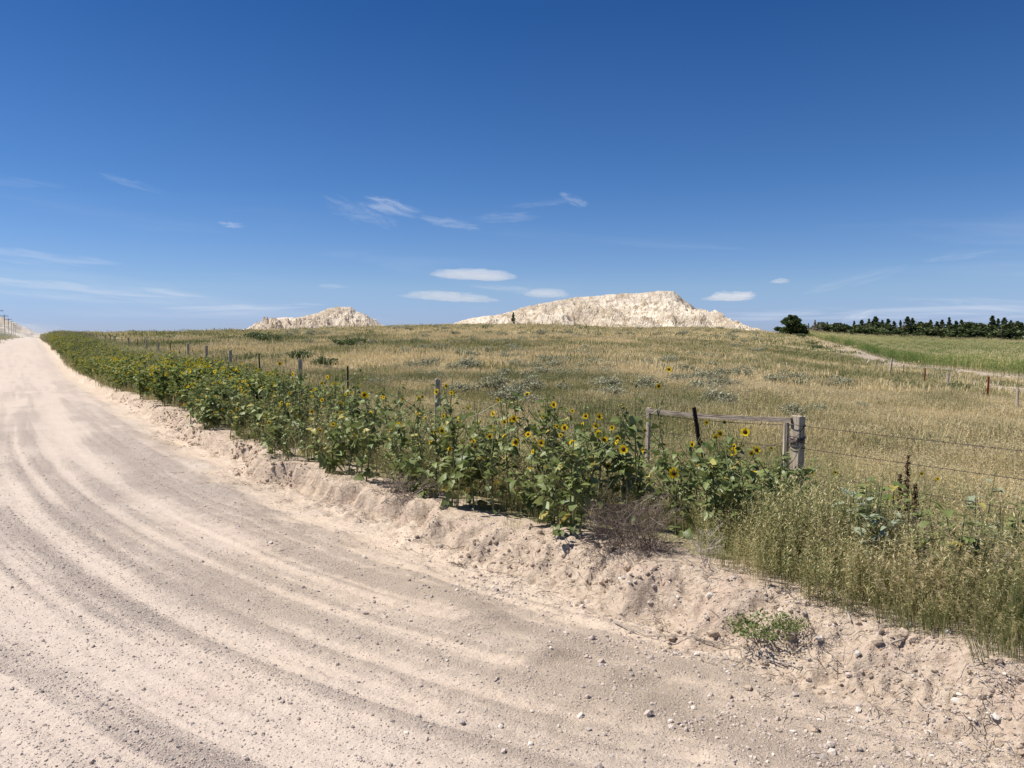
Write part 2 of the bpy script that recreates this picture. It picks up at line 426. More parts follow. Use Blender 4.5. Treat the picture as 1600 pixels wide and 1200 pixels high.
def mat_pasture():
    t = NT('pasture_soil'); p = t.pos(); g = t.attr('green')
    n = t.noise(p, 3, 5, .65); n2 = t.noise(p, .25, 4, .6)
    dry = t.mix(n, (.52, .42, .26), (.38, .31, .19)); grn = t.mix(n, (.30, .27, .15), (.20, .20, .10))
    col = t.mix(g, dry, grn)
    t.principled(col, 1.0, t.bump(t.noise(p, 20, 4, .7), .8, .05), .05)
    return t.mat
def mat_simple(name, c1, c2, scale, rough=.9, bump=.4, dist=.01, spec=.2, stretch=None, metal=0):
    t = NT(name); p = t.objco()
    if stretch: p = t.mapv(p, stretch)
    n = t.noise(p, scale, 5, .6)
    t.principled(t.mix(t.rng(n, .3, .7), c1, c2), rough, t.bump(n, bump, dist), spec, metal)
    return t.mat
def mat_grass(name, stops, trans=.35, amp=.5, gloss=.03):
    t = NT(name)
    v = t.math('ADD', t.attr('tint', 'INSTANCER'), t.math('MULTIPLY', t.math('SUBTRACT', t.attr('bl'), .5), amp))
    col = t.ramp(v, stops)
    t.leafy(col, trans, gloss); return t.mat
GR = [(0, (.76, .635, .38)), (.25, (.66, .54, .295)), (.45, (.46, .40, .19)), (.7, (.245, .25, .10)), (1, (.135, .175, .058))]
M = {}
M['road'] = mat_road(); M['bank'] = mat_bank(); M['pasture'] = mat_pasture()
M['brush'] = None
M['grass'] = mat_grass('grass_blades', GR)
def mat_leaf(name, c1, c2, c3, yellow=True):
    t = NT(name); o = t.objco(); r = t.rand()
    col = t.mix(t.rng(r, .0, .7), c1, c2)
    if yellow: col = t.mix(t.rng(r, .93, .98), col, c3)
    col = t.mix(t.math('MULTIPLY', t.rng(t.noise(o, 40, 3, .6), .55, .75), .3), col, (.12, .12, .05))
    t.leafy(col, .32, .035, .5); return t.mat
M['sunleaf'] = mat_leaf('sunflower_leaf', (.125, .165, .046), (.215, .255, .085), (.45, .38, .10))
def mat_bl(name, stops, trans=.3, gloss=.04):
    t = NT(name); v = t.math('ADD', t.attr('bl'), t.math('MULTIPLY', t.math('SUBTRACT', t.rand(), .5), .3))
    t.leafy(t.ramp(v, stops), trans, gloss); return t.mat
M['sunfol'] = mat_bl('sunflower_foliage', [(0, (.085, .12, .032)), (.5, (.155, .20, .056)), (.9, (.25, .285, .09)), (1, (.40, .35, .12))], .32, .02)
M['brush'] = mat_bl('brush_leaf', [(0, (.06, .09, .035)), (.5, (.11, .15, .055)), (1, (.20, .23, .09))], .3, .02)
M['stem'] = mat_bl('green_stem', [(0, (.12, .14, .06)), (1, (.22, .20, .10))], .1)
M['petal'] = mat_bl('yellow_petal', [(0, (.85, .56, .012)), (1, (.98, .76, .035))], .5, 0)
M['disc'] = mat_simple('seed_disc', (.035, .018, .01), (.075, .035, .015), 200, .95, 1, .002)
M['wood'] = mat_simple('weathered_wood', (.27, .215, .155), (.60, .515, .41), 9, .9, .9, .01, .15, (6, 6, .5))
M['railwood'] = mat_simple('weathered_board', (.14, .11, .085), (.36, .305, .245), 8, .9, .9, .008, .15, (.7, 8, 8))
M['steel'] = mat_simple('rusty_steel', (.022, .014, .012), (.06, .03, .022), 30, .8, .5, .004, .3)
M['red'] = mat_simple('red_painted_steel', (.42, .035, .03), (.30, .03, .03), 20, .6, .3, .004, .4)
M['wire'] = mat_simple('rusted_wire', (.09, .07, .06), (.14, .11, .10), 60, .7, .2, .001, .4, None, .3)
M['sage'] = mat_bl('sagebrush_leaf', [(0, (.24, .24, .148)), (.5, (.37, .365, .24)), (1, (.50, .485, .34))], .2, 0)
M['twig'] = mat_bl('dead_twig', [(0, (.14, .105, .08)), (.5, (.27, .22, .18)), (1, (.46, .41, .35))], 0, 0)
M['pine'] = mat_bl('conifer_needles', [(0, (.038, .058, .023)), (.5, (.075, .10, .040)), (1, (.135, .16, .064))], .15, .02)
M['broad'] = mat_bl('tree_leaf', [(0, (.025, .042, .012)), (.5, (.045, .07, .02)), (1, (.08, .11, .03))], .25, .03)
M['bark'] = mat_simple('bark', (.10, .075, .055), (.20, .16, .13), 4, .95, .8, .03)
M['corn'] = mat_grass('corn_leaf', [(0, (.58, .50, .25)), (.3, (.44, .41, .18)), (.6, (.17, .225, .06)), (1, (.07, .13, .028))], .3, 1.4, .02)
def mat_stone(name, inst=True):
    t = NT(name); o = t.objco(); r = t.rand()
    col = t.ramp(r, [(0, (.38, .32, .28)), (.25, (.47, .39, .34)), (.5, (.55, .46, .38)), (.68, (.30, .27, .26)), (.8, (.60, .51, .43)), (.93, (.74, .67, .58)), (1, (.22, .19, .18))])
    n = t.noise(o, 3, 4, .6)
    col = t.mix(t.math('MULTIPLY', n, .4), col, (.54, .45, .37))
    t.principled(col, .85, t.bump(n, .3, .05), .25); return t.mat
M['pebble'] = mat_stone('pebble')
M['whitestone'] = mat_simple('pale_stone', (.66, .62, .55), (.52, .46, .38), 14, .85, .5, .01)
def mat_butte():
    t = NT('chalk_cliff'); p = t.pos()
    v = t.attr('veg'); s = t.attr('strat')
    n = t.noise(p, .09, 5, .65); n2 = t.noise(p, .35, 4, .65)
    col = t.ramp(n, [(.34, (.40, .315, .21)), (.43, (.63, .535, .41)), (.56, (.78, .69, .555)), (.75, (.60, .49, .36))])
    col = t.mix(t.math('MULTIPLY', s, .3), col, (.62, .50, .38))
    col = t.mix(t.math('MULTIPLY', t.math('MULTIPLY', v, t.rng(n2, .38, .56)), .8), col, (.42, .335, .235))  # tan plant patches, plus gully shade put into the colour
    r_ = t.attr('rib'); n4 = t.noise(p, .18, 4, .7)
    col = t.mix(t.math('MULTIPLY', t.rng(t.math('ADD', r_, t.math('MULTIPLY', n4, .5)), .64, .44), .9), col, (.34, .26, .18))  # hollows between the ribs painted darker, as relief shading
    blot = t.rng(t.noise(t.mapv(p, (1, 1, 1.6)), .11, 4, .7), .53, .62)
    col = t.mix(t.math('MULTIPLY', blot, .6), col, (.36, .28, .20))
    dot = t.rng(t.noise(p, .4, 4, .75), .60, .66)
    col = t.mix(t.math('MULTIPLY', dot, .85), col, (.12, .115, .07))
    t.principled(col, .95, t.bump(t.noise(p, .6, 5, .7), .8, 1.5), .08); return t.mat
M['butte'] = mat_butte()

# ------------------------------------------------------------------ the ground, one sheet split into road, bank, pasture, corn soil
def corn_edge(y):      # x of the near edge of the corn at depth y
    return np.interp(y, [20, 80, 130, 190, 260, 300], [52, 54, 65.8, 82, 97, 108])
azf = np.radians(np.arange(-41, 42.01, .16))
azc = np.radians(np.concatenate([np.arange(-180, -41, 7.0), azf * 0 if False else []]))
azc2 = np.radians(np.arange(45, 180, 7.0))
AZ = np.concatenate([azc, azf, azc2])
rr = [0.9]
while rr[-1] < 2.2: rr.append(rr[-1] * 1.06)
while rr[-1] < 3.1: rr.append(rr[-1] * 1.0078)
while rr[-1] < 11: rr.append(rr[-1] * 1.0042)
while rr[-1] < 34: rr.append(rr[-1] * 1.0085)
while rr[-1] < 330: rr.append(rr[-1] * 1.02)
while rr[-1] < 12000: rr.append(rr[-1] * 1.12)
RR = np.array(rr)
AA, RRR = np.meshgrid(AZ, RR, indexing='ij')
GX = RRR * np.sin(AA); GY = RRR * np.cos(AA)
GZ = terrain(GX, GY)
nA, nR = GX.shape
V = np.stack([GX, GY, GZ], -1).reshape(-1, 3)
V = np.concatenate([V, [[0, 0, 0.0]]])
ii, jj = np.meshgrid(np.arange(nA), np.arange(nR - 1), indexing='ij')
i2 = (ii + 1) % nA
Fc = np.stack([ii * nR + jj, i2 * nR + jj, i2 * nR + jj + 1, ii * nR + jj + 1], -1).reshape(-1, 4)[:, ::-1]
cen = V[Fc].mean(1); D, U = to_du(cen[:, 0], cen[:, 1])
E = D - edge_rag(U)
wE = .17 + .33 * (1 - sstep(3.5, 6.5, U))
cat = np.full(len(Fc), 2)
cat[(E < -wE) & (D > LEFT_EDGE)] = 0
cat[(E >= -wE) & (E < .45 + .5 * (fbm(cen[:, 0] * 2, cen[:, 1] * 2, 3, 95) - .5)) & (U < 230)] = 1
cat[(U > 420) & (cat < 2)] = 2
corn = (cen[:, 0] > corn_edge(cen[:, 1])) & (cen[:, 1] > 20) & (cen[:, 1] < 262 - .0 * cen[:, 0]) & (cen[:, 0] < 330)
fence_x = np.interp(cen[:, 1], [20, 33, 43, 60, 78, 100, 160, 230], [14, 20.7, 24.7, 30, 36.3, 43, 63, 85.5])
cat[(corn | ((cen[:, 0] > fence_x + 4.5 + 4 * (fbm(cen[:, 0] * .3, cen[:, 1] * .3, 3, 97) - .5)) & (cen[:, 0] < corn_edge(cen[:, 1]) + 1) & (cen[:, 1] > 22) & (cen[:, 1] < 230))) & (cat == 2)] = 3
vd, vu = to_du(V[:, 0], V[:, 1]); ve = vd - edge_rag(vu)
vg = gravelness(vd, vu)
vg = np.clip(vg + .5 * np.exp(-((ve + .75 + .45) / .3) ** 2), 0, 1)
vw = .17 + .33 * (1 - sstep(3.5, 6.5, vu))
vdirt = sstep(-.95, -.35, ve + vw - .05) * (1 - .5 * np.exp(-((ve + vw + .75) / .25) ** 2))
vdirt = np.clip(vdirt + sstep(-3.1, -1.3, ve + (fbm(V[:, 0] * .9, V[:, 1] * .9, 3, 93) - .5) * 1.4) * (1 - sstep(4, 9.5, vu)), 0, 1) * np.clip(.55 + .7 * fbm(V[:, 0] * 1.5, V[:, 1] * 1.5, 3, 91), 0, 1)
def greenness(x, y):
    """0 dry straw .. 1 green, for the plants and soil at a place"""
    d, u = to_du(x, y); r = np.hypot(x, y)
    g = fbm(x * .045, y * .045, 4, 101, .6) * .55 + fbm(x * .35, y * .35, 3, 105) * .45
    base = sstep(.43, .62, g) * .66
    a = x / np.maximum(y, 1)
    base = base + .22 * sstep(-.05, -.40, a) * sstep(10, 30, y)           # greener to the left
    verge = 1 - sstep(6.8, 9.5, d)
    base = np.maximum(base, verge * (.62 + .45 * (fbm(x * .5, y * .5, 3, 109) - .5)))
    far = sstep(120, 220, r)
    base = base * (1 - far * .2) + .10 * sstep(50, 140, r)
    rt = sstep(.35, .55, a) * (1 - sstep(20, 45, r)) * .12
    base = base * (1 - .45 * (sstep(.2, .5, a) * (1 - sstep(25, 60, r)) * (d > 6.5)))
    return np.clip(base + rt, 0, 1)
vgr = greenness(V[:, 0], V[:, 1])
soil_m = mat_simple('corn_soil', (.46, .38, .31), (.34, .28, .21), 1.5, 1, .5, .1, .05)
for k, (nm, mt) in enumerate((('dirt_road', M['road']), ('dirt_bank', M['bank']), ('pasture', M['pasture']), ('corn_field_soil', soil_m))):
    f = Fc[cat == k]
    extra = []
    if k == 0:
        extra = [np.array([[i * nR, len(V) - 1, ((i + 1) % nA) * nR] for i in range(nA)])]
    used = np.unique(np.concatenate([f.ravel()] + [e_.ravel() for e_ in extra]))
    remap = np.zeros(len(V), dtype=np.int64); remap[used] = np.arange(len(used))
    me = np_mesh(nm, V[used], [remap[f]] + [remap[e_] for e_ in extra], [mt], True,
                 attrs={'grav': vg[used], 'dirt': vdirt[used], 'green': vgr[used]})
    o = obj(nm, me); tag(o, kind='structure')

# ------------------------------------------------------------------ chalk buttes
def butte(name, label, D, prof, depth_f, depth_b, nx, ny, seed, gully=9.0, left_open=False):
    px = np.array([p[0] for p in prof], float); py = np.array([p[1] for p in prof], float)
    xs = (px - 800) / 1186 * D; hs = CH + (525 - py) / 1186 * D
    x = np.linspace(xs[0], xs[-1], nx); t = np.linspace(-1, 1, ny)
    X, T = np.meshgrid(x, t, indexing='ij')
    ridge = np.interp(X, xs, hs) + 3.0
    Y = np.where(T < 0, T * depth_f, T * depth_b)
    ridge_y = (fbm(X * .012, X * 0, 3, seed) - .5) * 40
    q = np.abs(T)
    prof_ = (1 - q) ** 1.0 * (1 - .25 * np.sin(q * np.pi) ) + .0
    cap = np.clip(1.06 - q * 1.0, 0, 1)
    shape = prof_ * 1.0 + .07 * (1 - sstep(0, .12, q)) - .05
    H = -3 + ridge * np.clip(shape, 0, 1.05)
    # gullies running down the face, slanting
    ga_ = X * .042 + Y * .036
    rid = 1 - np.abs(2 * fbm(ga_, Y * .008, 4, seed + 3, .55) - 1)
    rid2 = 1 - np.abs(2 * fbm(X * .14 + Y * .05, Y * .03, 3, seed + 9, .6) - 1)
    env = np.clip(np.sin(np.clip(q, .0, 1) * np.pi) * 1.2 + .05, 0, 1) * np.clip((ridge - 4) / 27, .04, 1)
    H = H + (rid - .72) * gully * env * sstep(.02, .3, q) * 3.2 + (rid2 - .7) * gully * 1.0 * env
    H = H + (fbm(X * .03 - Y * .01, Y * .03, 2, seed + 31) - .5) * gully * 2.2 * env * sstep(.02, .3, q)
    H = H + (fbm(X * .2, Y * .2, 3, seed + 15) - .5) * 4.2 * np.clip(env + .25, 0, 1) * np.clip(ridge / 26, .1, 1)
    # ledges
    led = np.abs(((H + fbm(X * .02, Y * .02, 3, seed + 17) * 12) / 7.0) % 1 - .5)
    H = H + sstep(.15, .35, led) * .7 * env
    YY = D + Y + ridge_y * 0.4
    Vb = np.stack([X, YY, H], -1).reshape(-1, 3)
    i_, j_ = np.meshgrid(np.arange(nx - 1), np.arange(ny - 1), indexing='ij')
    Fb = np.stack([i_ * ny + j_, (i_ + 1) * ny + j_, (i_ + 1) * ny + j_ + 1, i_ * ny + j_ + 1], -1).reshape(-1, 4)
    rel = H / np.maximum(ridge, 4)
    veg_and_shade = np.clip(sstep(.46, .62, fbm(X * .03 + Y * .01, Y * .02, 4, seed + 21, .6)) * .75 + sstep(.72, .55, rid) * .9 + (1 - sstep(.05, .3, rel)) * .35, 0, 1)  # plant patches and grassy foot, with painted shade in the gully bottoms
    strat = sstep(.6, .9, rel + (fbm(X * .05, Y * .05, 3, seed + 25) - .5) * .9) * .6
    me = np_mesh(name, Vb, [Fb], [M['butte']], False, attrs={'veg': veg_and_shade.ravel(), 'strat': strat.ravel(), 'rib': np.minimum(rid, .25 + .75 * rid2).ravel() - .12})
    o = obj(name, me); tag(o, label, 'butte')
    o['kind'] = 'structure'
    return lambda X_, Y_: None
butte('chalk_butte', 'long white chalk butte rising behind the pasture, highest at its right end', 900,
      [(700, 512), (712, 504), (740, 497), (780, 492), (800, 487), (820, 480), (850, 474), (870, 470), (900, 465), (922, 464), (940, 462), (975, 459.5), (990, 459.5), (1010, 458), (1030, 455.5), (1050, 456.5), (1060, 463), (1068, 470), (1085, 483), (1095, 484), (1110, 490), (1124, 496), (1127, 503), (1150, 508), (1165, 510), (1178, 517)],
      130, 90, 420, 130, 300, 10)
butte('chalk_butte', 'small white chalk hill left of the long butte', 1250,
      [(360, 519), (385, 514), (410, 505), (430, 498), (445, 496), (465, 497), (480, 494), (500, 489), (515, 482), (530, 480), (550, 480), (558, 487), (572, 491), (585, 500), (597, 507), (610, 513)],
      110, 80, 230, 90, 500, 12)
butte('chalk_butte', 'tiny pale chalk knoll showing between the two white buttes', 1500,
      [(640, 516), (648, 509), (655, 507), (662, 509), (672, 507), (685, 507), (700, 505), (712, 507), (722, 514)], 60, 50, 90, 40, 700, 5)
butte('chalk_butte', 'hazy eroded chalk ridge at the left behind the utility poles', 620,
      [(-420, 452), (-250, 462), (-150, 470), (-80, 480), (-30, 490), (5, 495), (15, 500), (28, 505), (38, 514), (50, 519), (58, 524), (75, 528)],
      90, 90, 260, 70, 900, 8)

# ------------------------------------------------------------------ dust hanging over the far end of the road
def dust():
    import bmesh
    t = NT('road_dust'); pv = t.node('ShaderNodeVolumeScatter'); pv.inputs['Color'].default_value = (.97, .93, .88, 1); pv.inputs['Density'].default_value = .0012
    t.l.new(pv.outputs[0], t.out.inputs['Volume'])
    bm = bmesh.new(); bmesh.ops.create_icosphere(bm, subdivisions=4, radius=1)
    for v in bm.verts: v.co = Vector((v.co.x * 13, v.co.y * 170, v.co.z * 4)) * (1 + .15 * math.sin(v.co.y * 5 + v.co.x * 3))
    me = bpy.data.meshes.new('dust_cloud'); bm.to_mesh(me); bm.free(); me.materials.append(t.mat)
    x, y = from_du(-3.0, 290); o = obj('dust_cloud', me, None, (x, y, 1.5)); o.rotation_euler = (0, 0, TH)
    tag(o, 'pale haze of road dust hanging over the far end of the road', 'dust', None, 'stuff')
dust()
# ------------------------------------------------------------------ small clouds, homogeneous mist lenses
def cloud(px, py, hw, hh, D, label, dens, seed, tilt=0.0, puffs=1):
    import bmesh
    t = NT('cloud_mist_%d' % seed)
    pv = t.node('ShaderNodeVolumeScatter'); pv.inputs['Color'].default_value = (1, 1, 1, 1); pv.inputs['Density'].default_value = dens; pv.inputs['Anisotropy'].default_value = 0.0
    t.l.new(pv.outputs[0], t.out.inputs['Volume'])
    c = world_at(px, py, D); a = hw / 1186 * D; b_ = hh / 1186 * D
    bm = bmesh.new(); bmesh.ops.create_icosphere(bm, subdivisions=5, radius=1)
    co = np.array([v.co[:] for v in bm.verts])
    n1 = fbm(co[:, 0] * 2.2 + seed, co[:, 2] * 2 + co[:, 1] * 1.3, 4, seed, .6) - .5
    n2 = fbm(co[:, 0] * 7 + seed, co[:, 2] * 5 + co[:, 1] * 3, 3, seed + 5, .6) - .5
    for v, nz, nz2 in zip(bm.verts, n1, n2):
        x, y, z = v.co; nz = float(nz); nz2 = float(nz2)
        k = 1 + nz * .7 * puffs + nz2 * .4 * puffs
        z2 = z * (.55 if z < 0 else 1.0)
        v.co = Vector((x * a * k, y * a * .7 * k, z2 * b_ * k + x * a * tilt))
    me = bpy.data.meshes.new('cloud'); bm.to_mesh(me); bm.free(); me.materials.append(t.mat)
    o = obj('cloud', me, None, c); tag(o, label, 'cloud'); return o
CLOUDS = ((742, 431, 60, 12, 6000, 'white lens shaped cloud, highest and clearest of the low clouds', 2.0e-3, 11, -.05, .95),
          (700, 465, 66, 10, 6500, 'flat white cloud touching the left end of the long butte', 1.1e-3, 12, -.06, 1.3),
          (856, 460, 36, 9, 7000, 'smooth white cloud just above the long butte', 1.5e-3, 13, -.02, .9),
          (1146, 465, 37, 9, 6000, 'puffy white cloud right of the long butte', 3.0e-3, 14, .04, 1.4),
          (1218, 440, 14, 5, 6500, 'tiny puffy cloud high right of the long butte', 4e-3, 15, .03, 1.4))
for a_ in CLOUDS: cloud(*a_)

# ------------------------------------------------------------------ scatter by geometry nodes (stuff)
def proto_col(name, meshes):
    c = bpy.data.collections.new(name)
    for i, me in enumerate(meshes):
        o = bpy.data.objects.new('%s_piece_%s' % (name, 'abcdefghijklm'[i]), me); c.objects.link(o)
    return c
_ng = {}
def scatter_group(col):
    ng = bpy.data.node_groups.new('scatter_' + col.name, 'GeometryNodeTree')
    ng.interface.new_socket('Geometry', in_out='INPUT', socket_type='NodeSocketGeometry')
    ng.interface.new_socket('Geometry', in_out='OUTPUT', socket_type='NodeSocketGeometry')
    n = ng.nodes; l = ng.links
    gi = n.new('NodeGroupInput'); go = n.new('NodeGroupOutput')
    ci = n.new('GeometryNodeCollectionInfo'); ci.inputs['Collection'].default_value = col
    ci.inputs['Separate Children'].default_value = True; ci.inputs['Reset Children'].default_value = True
    ip = n.new('GeometryNodeInstanceOnPoints'); ip.inputs['Pick Instance'].default_value = True
    def na(name, dt):
        a = n.new('GeometryNodeInputNamedAttribute'); a.data_type = dt; a.inputs['Name'].default_value = name; return a.outputs['Attribute']
    l.new(gi.outputs[0], ip.inputs['Points']); l.new(ci.outputs[0], ip.inputs['Instance'])
    l.new(na('var', 'INT'), ip.inputs['Instance Index']); l.new(na('rot', 'FLOAT_VECTOR'), ip.inputs['Rotation'])
    l.new(na('scl', 'FLOAT_VECTOR'), ip.inputs['Scale']); l.new(ip.outputs[0], go.inputs[0])
    return ng
def scatter(name, P, col, nvar, scl, tint, tilt=.12, label=None, cat_=None, rot=None, var=None):
    n = len(P); me = bpy.data.meshes.new(name)
    me.vertices.add(n); me.vertices.foreach_set('co', np.asarray(P, dtype=np.float32).ravel())
    a = me.attributes.new('var', 'INT', 'POINT'); a.data.foreach_set('value', (rng.integers(0, nvar, n) if var is None else var).astype(np.int32))
    if rot is None:
        rot = np.stack([rng.normal(0, tilt, n), rng.normal(0, tilt, n), rng.uniform(0, 6.283, n)], -1)
    a = me.attributes.new('rot', 'FLOAT_VECTOR', 'POINT'); a.data.foreach_set('vector', rot.astype(np.float32).ravel())
    scl = np.asarray(scl, dtype=np.float32)
    if scl.ndim == 1: scl = np.stack([scl] * 3, -1)
    a = me.attributes.new('scl', 'FLOAT_VECTOR', 'POINT'); a.data.foreach_set('vector', scl.ravel())
    a = me.attributes.new('tint', 'FLOAT', 'POINT'); a.data.foreach_set('value', np.asarray(tint, dtype=np.float32))
    if col.name not in _ng: _ng[col.name] = scatter_group(col)
    o = obj(name, me); md = o.modifiers.new('scatter', 'NODES'); md.node_group = _ng[col.name]
    tag(o, label, cat_, None, 'stuff')
    return o

def blade(mb, x, y, h, w, lean, ang, segs=2, z0=0.0, val=None):
    """one grass blade as a bent strip"""
    if val is not None: mb.val = val
    dx, dy = math.cos(ang), math.sin(ang); sx, sy = -dy * w / 2, dx * w / 2
    vs = []
    for i in range(segs):
        t = i / segs; b = lean * t * t; k = 1 - .35 * t
        vs += [(x + dx * b - sx * k, y + dy * b - sy * k, z0 + h * t), (x + dx * b + sx * k, y + dy * b + sy * k, z0 + h * t)]
    vs.append((x + dx * lean, y + dy * lean, z0 + h * (1 - .15 * min(1, abs(lean) / h))))
    fs = [(2 * i, 2 * i + 1, 2 * i + 3, 2 * i + 2) for i in range(segs - 1)] + [(2 * segs - 2, 2 * segs - 1, 2 * segs)]
    mb.add(vs, fs)
def grass_tuft(seed, n, spread, h, w, heads=.3, lean=.4):
    R = random.Random(seed); mb = MB()
    for i in range(n):
        r = spread * math.sqrt(R.random()); a = R.uniform(0, 6.283); x, y = r * math.cos(a), r * math.sin(a)
        hh = h * R.uniform(.45, 1.1); ln = hh * R.uniform(.05, lean); an = a + R.gauss(0, .8)
        v = R.random()
        blade(mb, x, y, hh, w * R.uniform(.7, 1.3), ln, an, 2, val=v)
        if R.random() < heads:           # seed head: a few short straw coloured flecks
            mb.val = -.2 + R.random() * .3
            tx, ty, tz = x + math.cos(an) * ln, y + math.sin(an) * ln, hh * .92
            for k in range(4):
                a2 = R.uniform(0, 6.283); L = h * R.uniform(.05, .11); s_ = w * 1.4
                p = Vector((tx + R.gauss(0, .006), ty + R.gauss(0, .006), tz - k * .06 * h))
                q = p + Vector((math.cos(a2) * L * .7, math.sin(a2) * L * .7, -L * .2))
                mb.add([p + Vector((0, 0, s_)), p - Vector((0, 0, s_)), q], [(0, 1, 2)])
    return mb.mesh('grass_tuft', [M['grass']])
tuft_near = proto_col('grass_near', [grass_tuft(100 + i, 34, .16, .30, .0045, .5) for i in range(5)])
tuft_mid = proto_col('grass_mid', [grass_tuft(200 + i, 60, .42, .30, .011, .5) for i in range(5)])
tuft_far = proto_col('grass_far', [grass_tuft(300 + i, 90, 1.3, .28, .035, .3) for i in range(5)])
tuft_vfar = proto_col('grass_vfar', [grass_tuft(400 + i, 80, 3.0, .34, .10, .2) for i in range(4)])

AMAX = .80
def field_points(y0, y1, dens):
    """random points in the wedge seen by the camera, beyond the vegetated edge of the bank"""
    area = AMAX * (y1 * y1 - y0 * y0) * 1.12
    n = int(area * dens)
    y = np.sqrt(rng.uniform(y0 * y0, y1 * y1, n)); x = rng.uniform(-AMAX - .15, AMAX + .15, n) * y + rng.uniform(-1.5, 1.5, n)
    return x, y
def keep_field(x, y, emin=-.02):
    d, u = to_du(x, y); e = d - edge_rag(u)
    k = (e > emin) | (d < LEFT_EDGE - .6)
    k &= ~((x > corn_edge(y) - 3) & (y < 275) & (y > 40))
    return k
SUNBAND = lambda x, y: (to_du(x, y)[0] - edge_rag(to_du(x, y)[1]))
def bare_near_rightfence(x, y):
    # pale stubbly strip between the right hand fence and the corn
    fx = np.interp(y, [20, 33, 43, 60, 78, 100, 160, 230], [14, 20.7, 24.7, 30, 36.3, 43, 63, 85.5])
    return (x > fx + 1.5) & (x < corn_edge(y)) & (y > 18) & (y < 200)
def do_field(name, y0, y1, dens, col, nv, s0, s1, label, emin=.02):
    x, y = field_points(y0, y1, dens); k = keep_field(x, y, emin); x, y = x[k], y[k]
    pat = fbm(x * .3, y * .3, 3, 201)
    k = rng.random(len(x)) < .35 + .9 * pat
    if y0 > 20: d_, u_ = to_du(x, y); k &= ~((d_ > 0) & (d_ < 7.2))
    k &= ~(bare_near_rightfence(x, y) & (rng.random(len(x)) < .8))
    x, y = x[k], y[k]
    g = greenness(x, y)
    d, u = to_du(x, y); e = d - edge_rag(u)
    s = rng.uniform(s0, s1, len(x)) * (.6 + .9 * fbm(x * .25, y * .25, 3, 203))
    s = s * np.where((e > 0) & (e < .5), .65, 1.0)
    verge = (d > 0) & (d < 6.9) & (u > 9)
    s = s * np.where(verge & (u > 30), 1.7, np.where(verge, 1.25, 1.0))
    kk = ~((e < 1.5) & (u > 2.6) & (u < 20) & (d > 0) & (x / y < .32) & (rng.random(len(x)) < .75))
    kk &= ~((np.abs(x / y - .155) < .09) & (e < .55) & (y < 8))
    x, y, g, s, e, d = x[kk], y[kk], g[kk], s[kk], e[kk], d[kk]
    s = np.where((d > 0) & (e < 1.6) & (x / y < .32), s * .7, s)
    tint = np.clip(g + .8 * (fbm(x * .5, y * .5, 3, 211) - .5) + rng.normal(0, .12, len(x)), 0, 1)
    P = np.stack([x, y, terrain(x, y) - .015], -1)
    return scatter(name, P, col, nv, s, tint, .1, label, 'grass')
do_field('prairie_grass', 2.5, 13, 48, tuft_near, 5, .7, 1.35, 'dry and green grass on the road verge and along the near fence')
do_field('prairie_grass', 13, 34, 11, tuft_mid, 5, .75, 1.25, 'straw coloured prairie grass in the near pasture behind the sunflowers', .35)
def do_verge():
    n = 5200; uu = 26 + rng.random(n) ** .9 * 175; dd = edge_d(uu) + .3 + rng.uniform(0, 4.3, n); x, y = from_du(dd, uu)
    s = rng.uniform(.9, 2.1, n) * (1 + sstep(40, 160, uu) * .6) * (.6 + .8 * fbm(x * .25, y * .25, 3, 207)); e = dd - edge_d(uu)
    s = s * np.where(e < .8, .7, 1)
    scatter('verge_grass', np.stack([x, y, terrain(x, y) - .015], -1), tuft_mid, 5, s, np.clip(greenness(x, y) + .06 + rng.normal(0, .1, n), 0, 1), .1, 'tall green grass on the far road verge in front of the fence', 'grass')
do_field('prairie_grass', 34, 105, 1.5, tuft_far, 5, .75, 1.3, 'straw and olive prairie grass in the middle of the pasture', 1.2)
do_field('prairie_grass', 105, 330, .16, tuft_vfar, 4, .7, 1.2, 'prairie grass on the far rise below the white buttes', 3.0)

do_verge()
# tall feathery weeds (green tops, reddish bases) and straw brome on the right foreground verge
def weed_clump(seed, n, h, spread, leafn, wleaf, reddish=True):
    R = random.Random(seed); mb = MB()
    for i in range(n):
        r = spread * math.sqrt(R.random()); a = R.uniform(0, 6.283); x, y = r * math.cos(a), r * math.sin(a)
        H = h * R.uniform(.6, 1.1); ln = R.uniform(.02, .22) * H; an = a + R.gauss(0, .7)
        mb.val = -.1 + R.random() * .4
        blade(mb, x, y, H, .004, ln, an, 3)
        for k in range(leafn):
            t = R.uniform(.25, 1); bx = x + math.cos(an) * ln * t * t; by = y + math.sin(an) * ln * t * t; bz = H * t
            a2 = R.uniform(0, 6.283); L = R.uniform(.018, .05) * (1.2 - .5 * t); up = R.uniform(.1, 1.0)
            p = Vector((bx, by, bz)); dv = Vector((math.cos(a2), math.sin(a2), up)).normalized()
            sd = dv.cross(Vector((0, 0, 1))).normalized() * wleaf * .5
            mb.val = R.uniform(-.3, .9) * (t ** .5) if R.random() > .12 else -.6
            mb.add([p, p + dv * L * .5 + sd, p + dv * L, p + dv * L * .5 - sd], [(0, 1, 2, 3)])
    return mb.mesh('weed_clump', [M['grass']])
weed_col = proto_col('tall_weeds', [weed_clump(500 + i, 11, .52, .14, 28, .006) for i in range(5)])
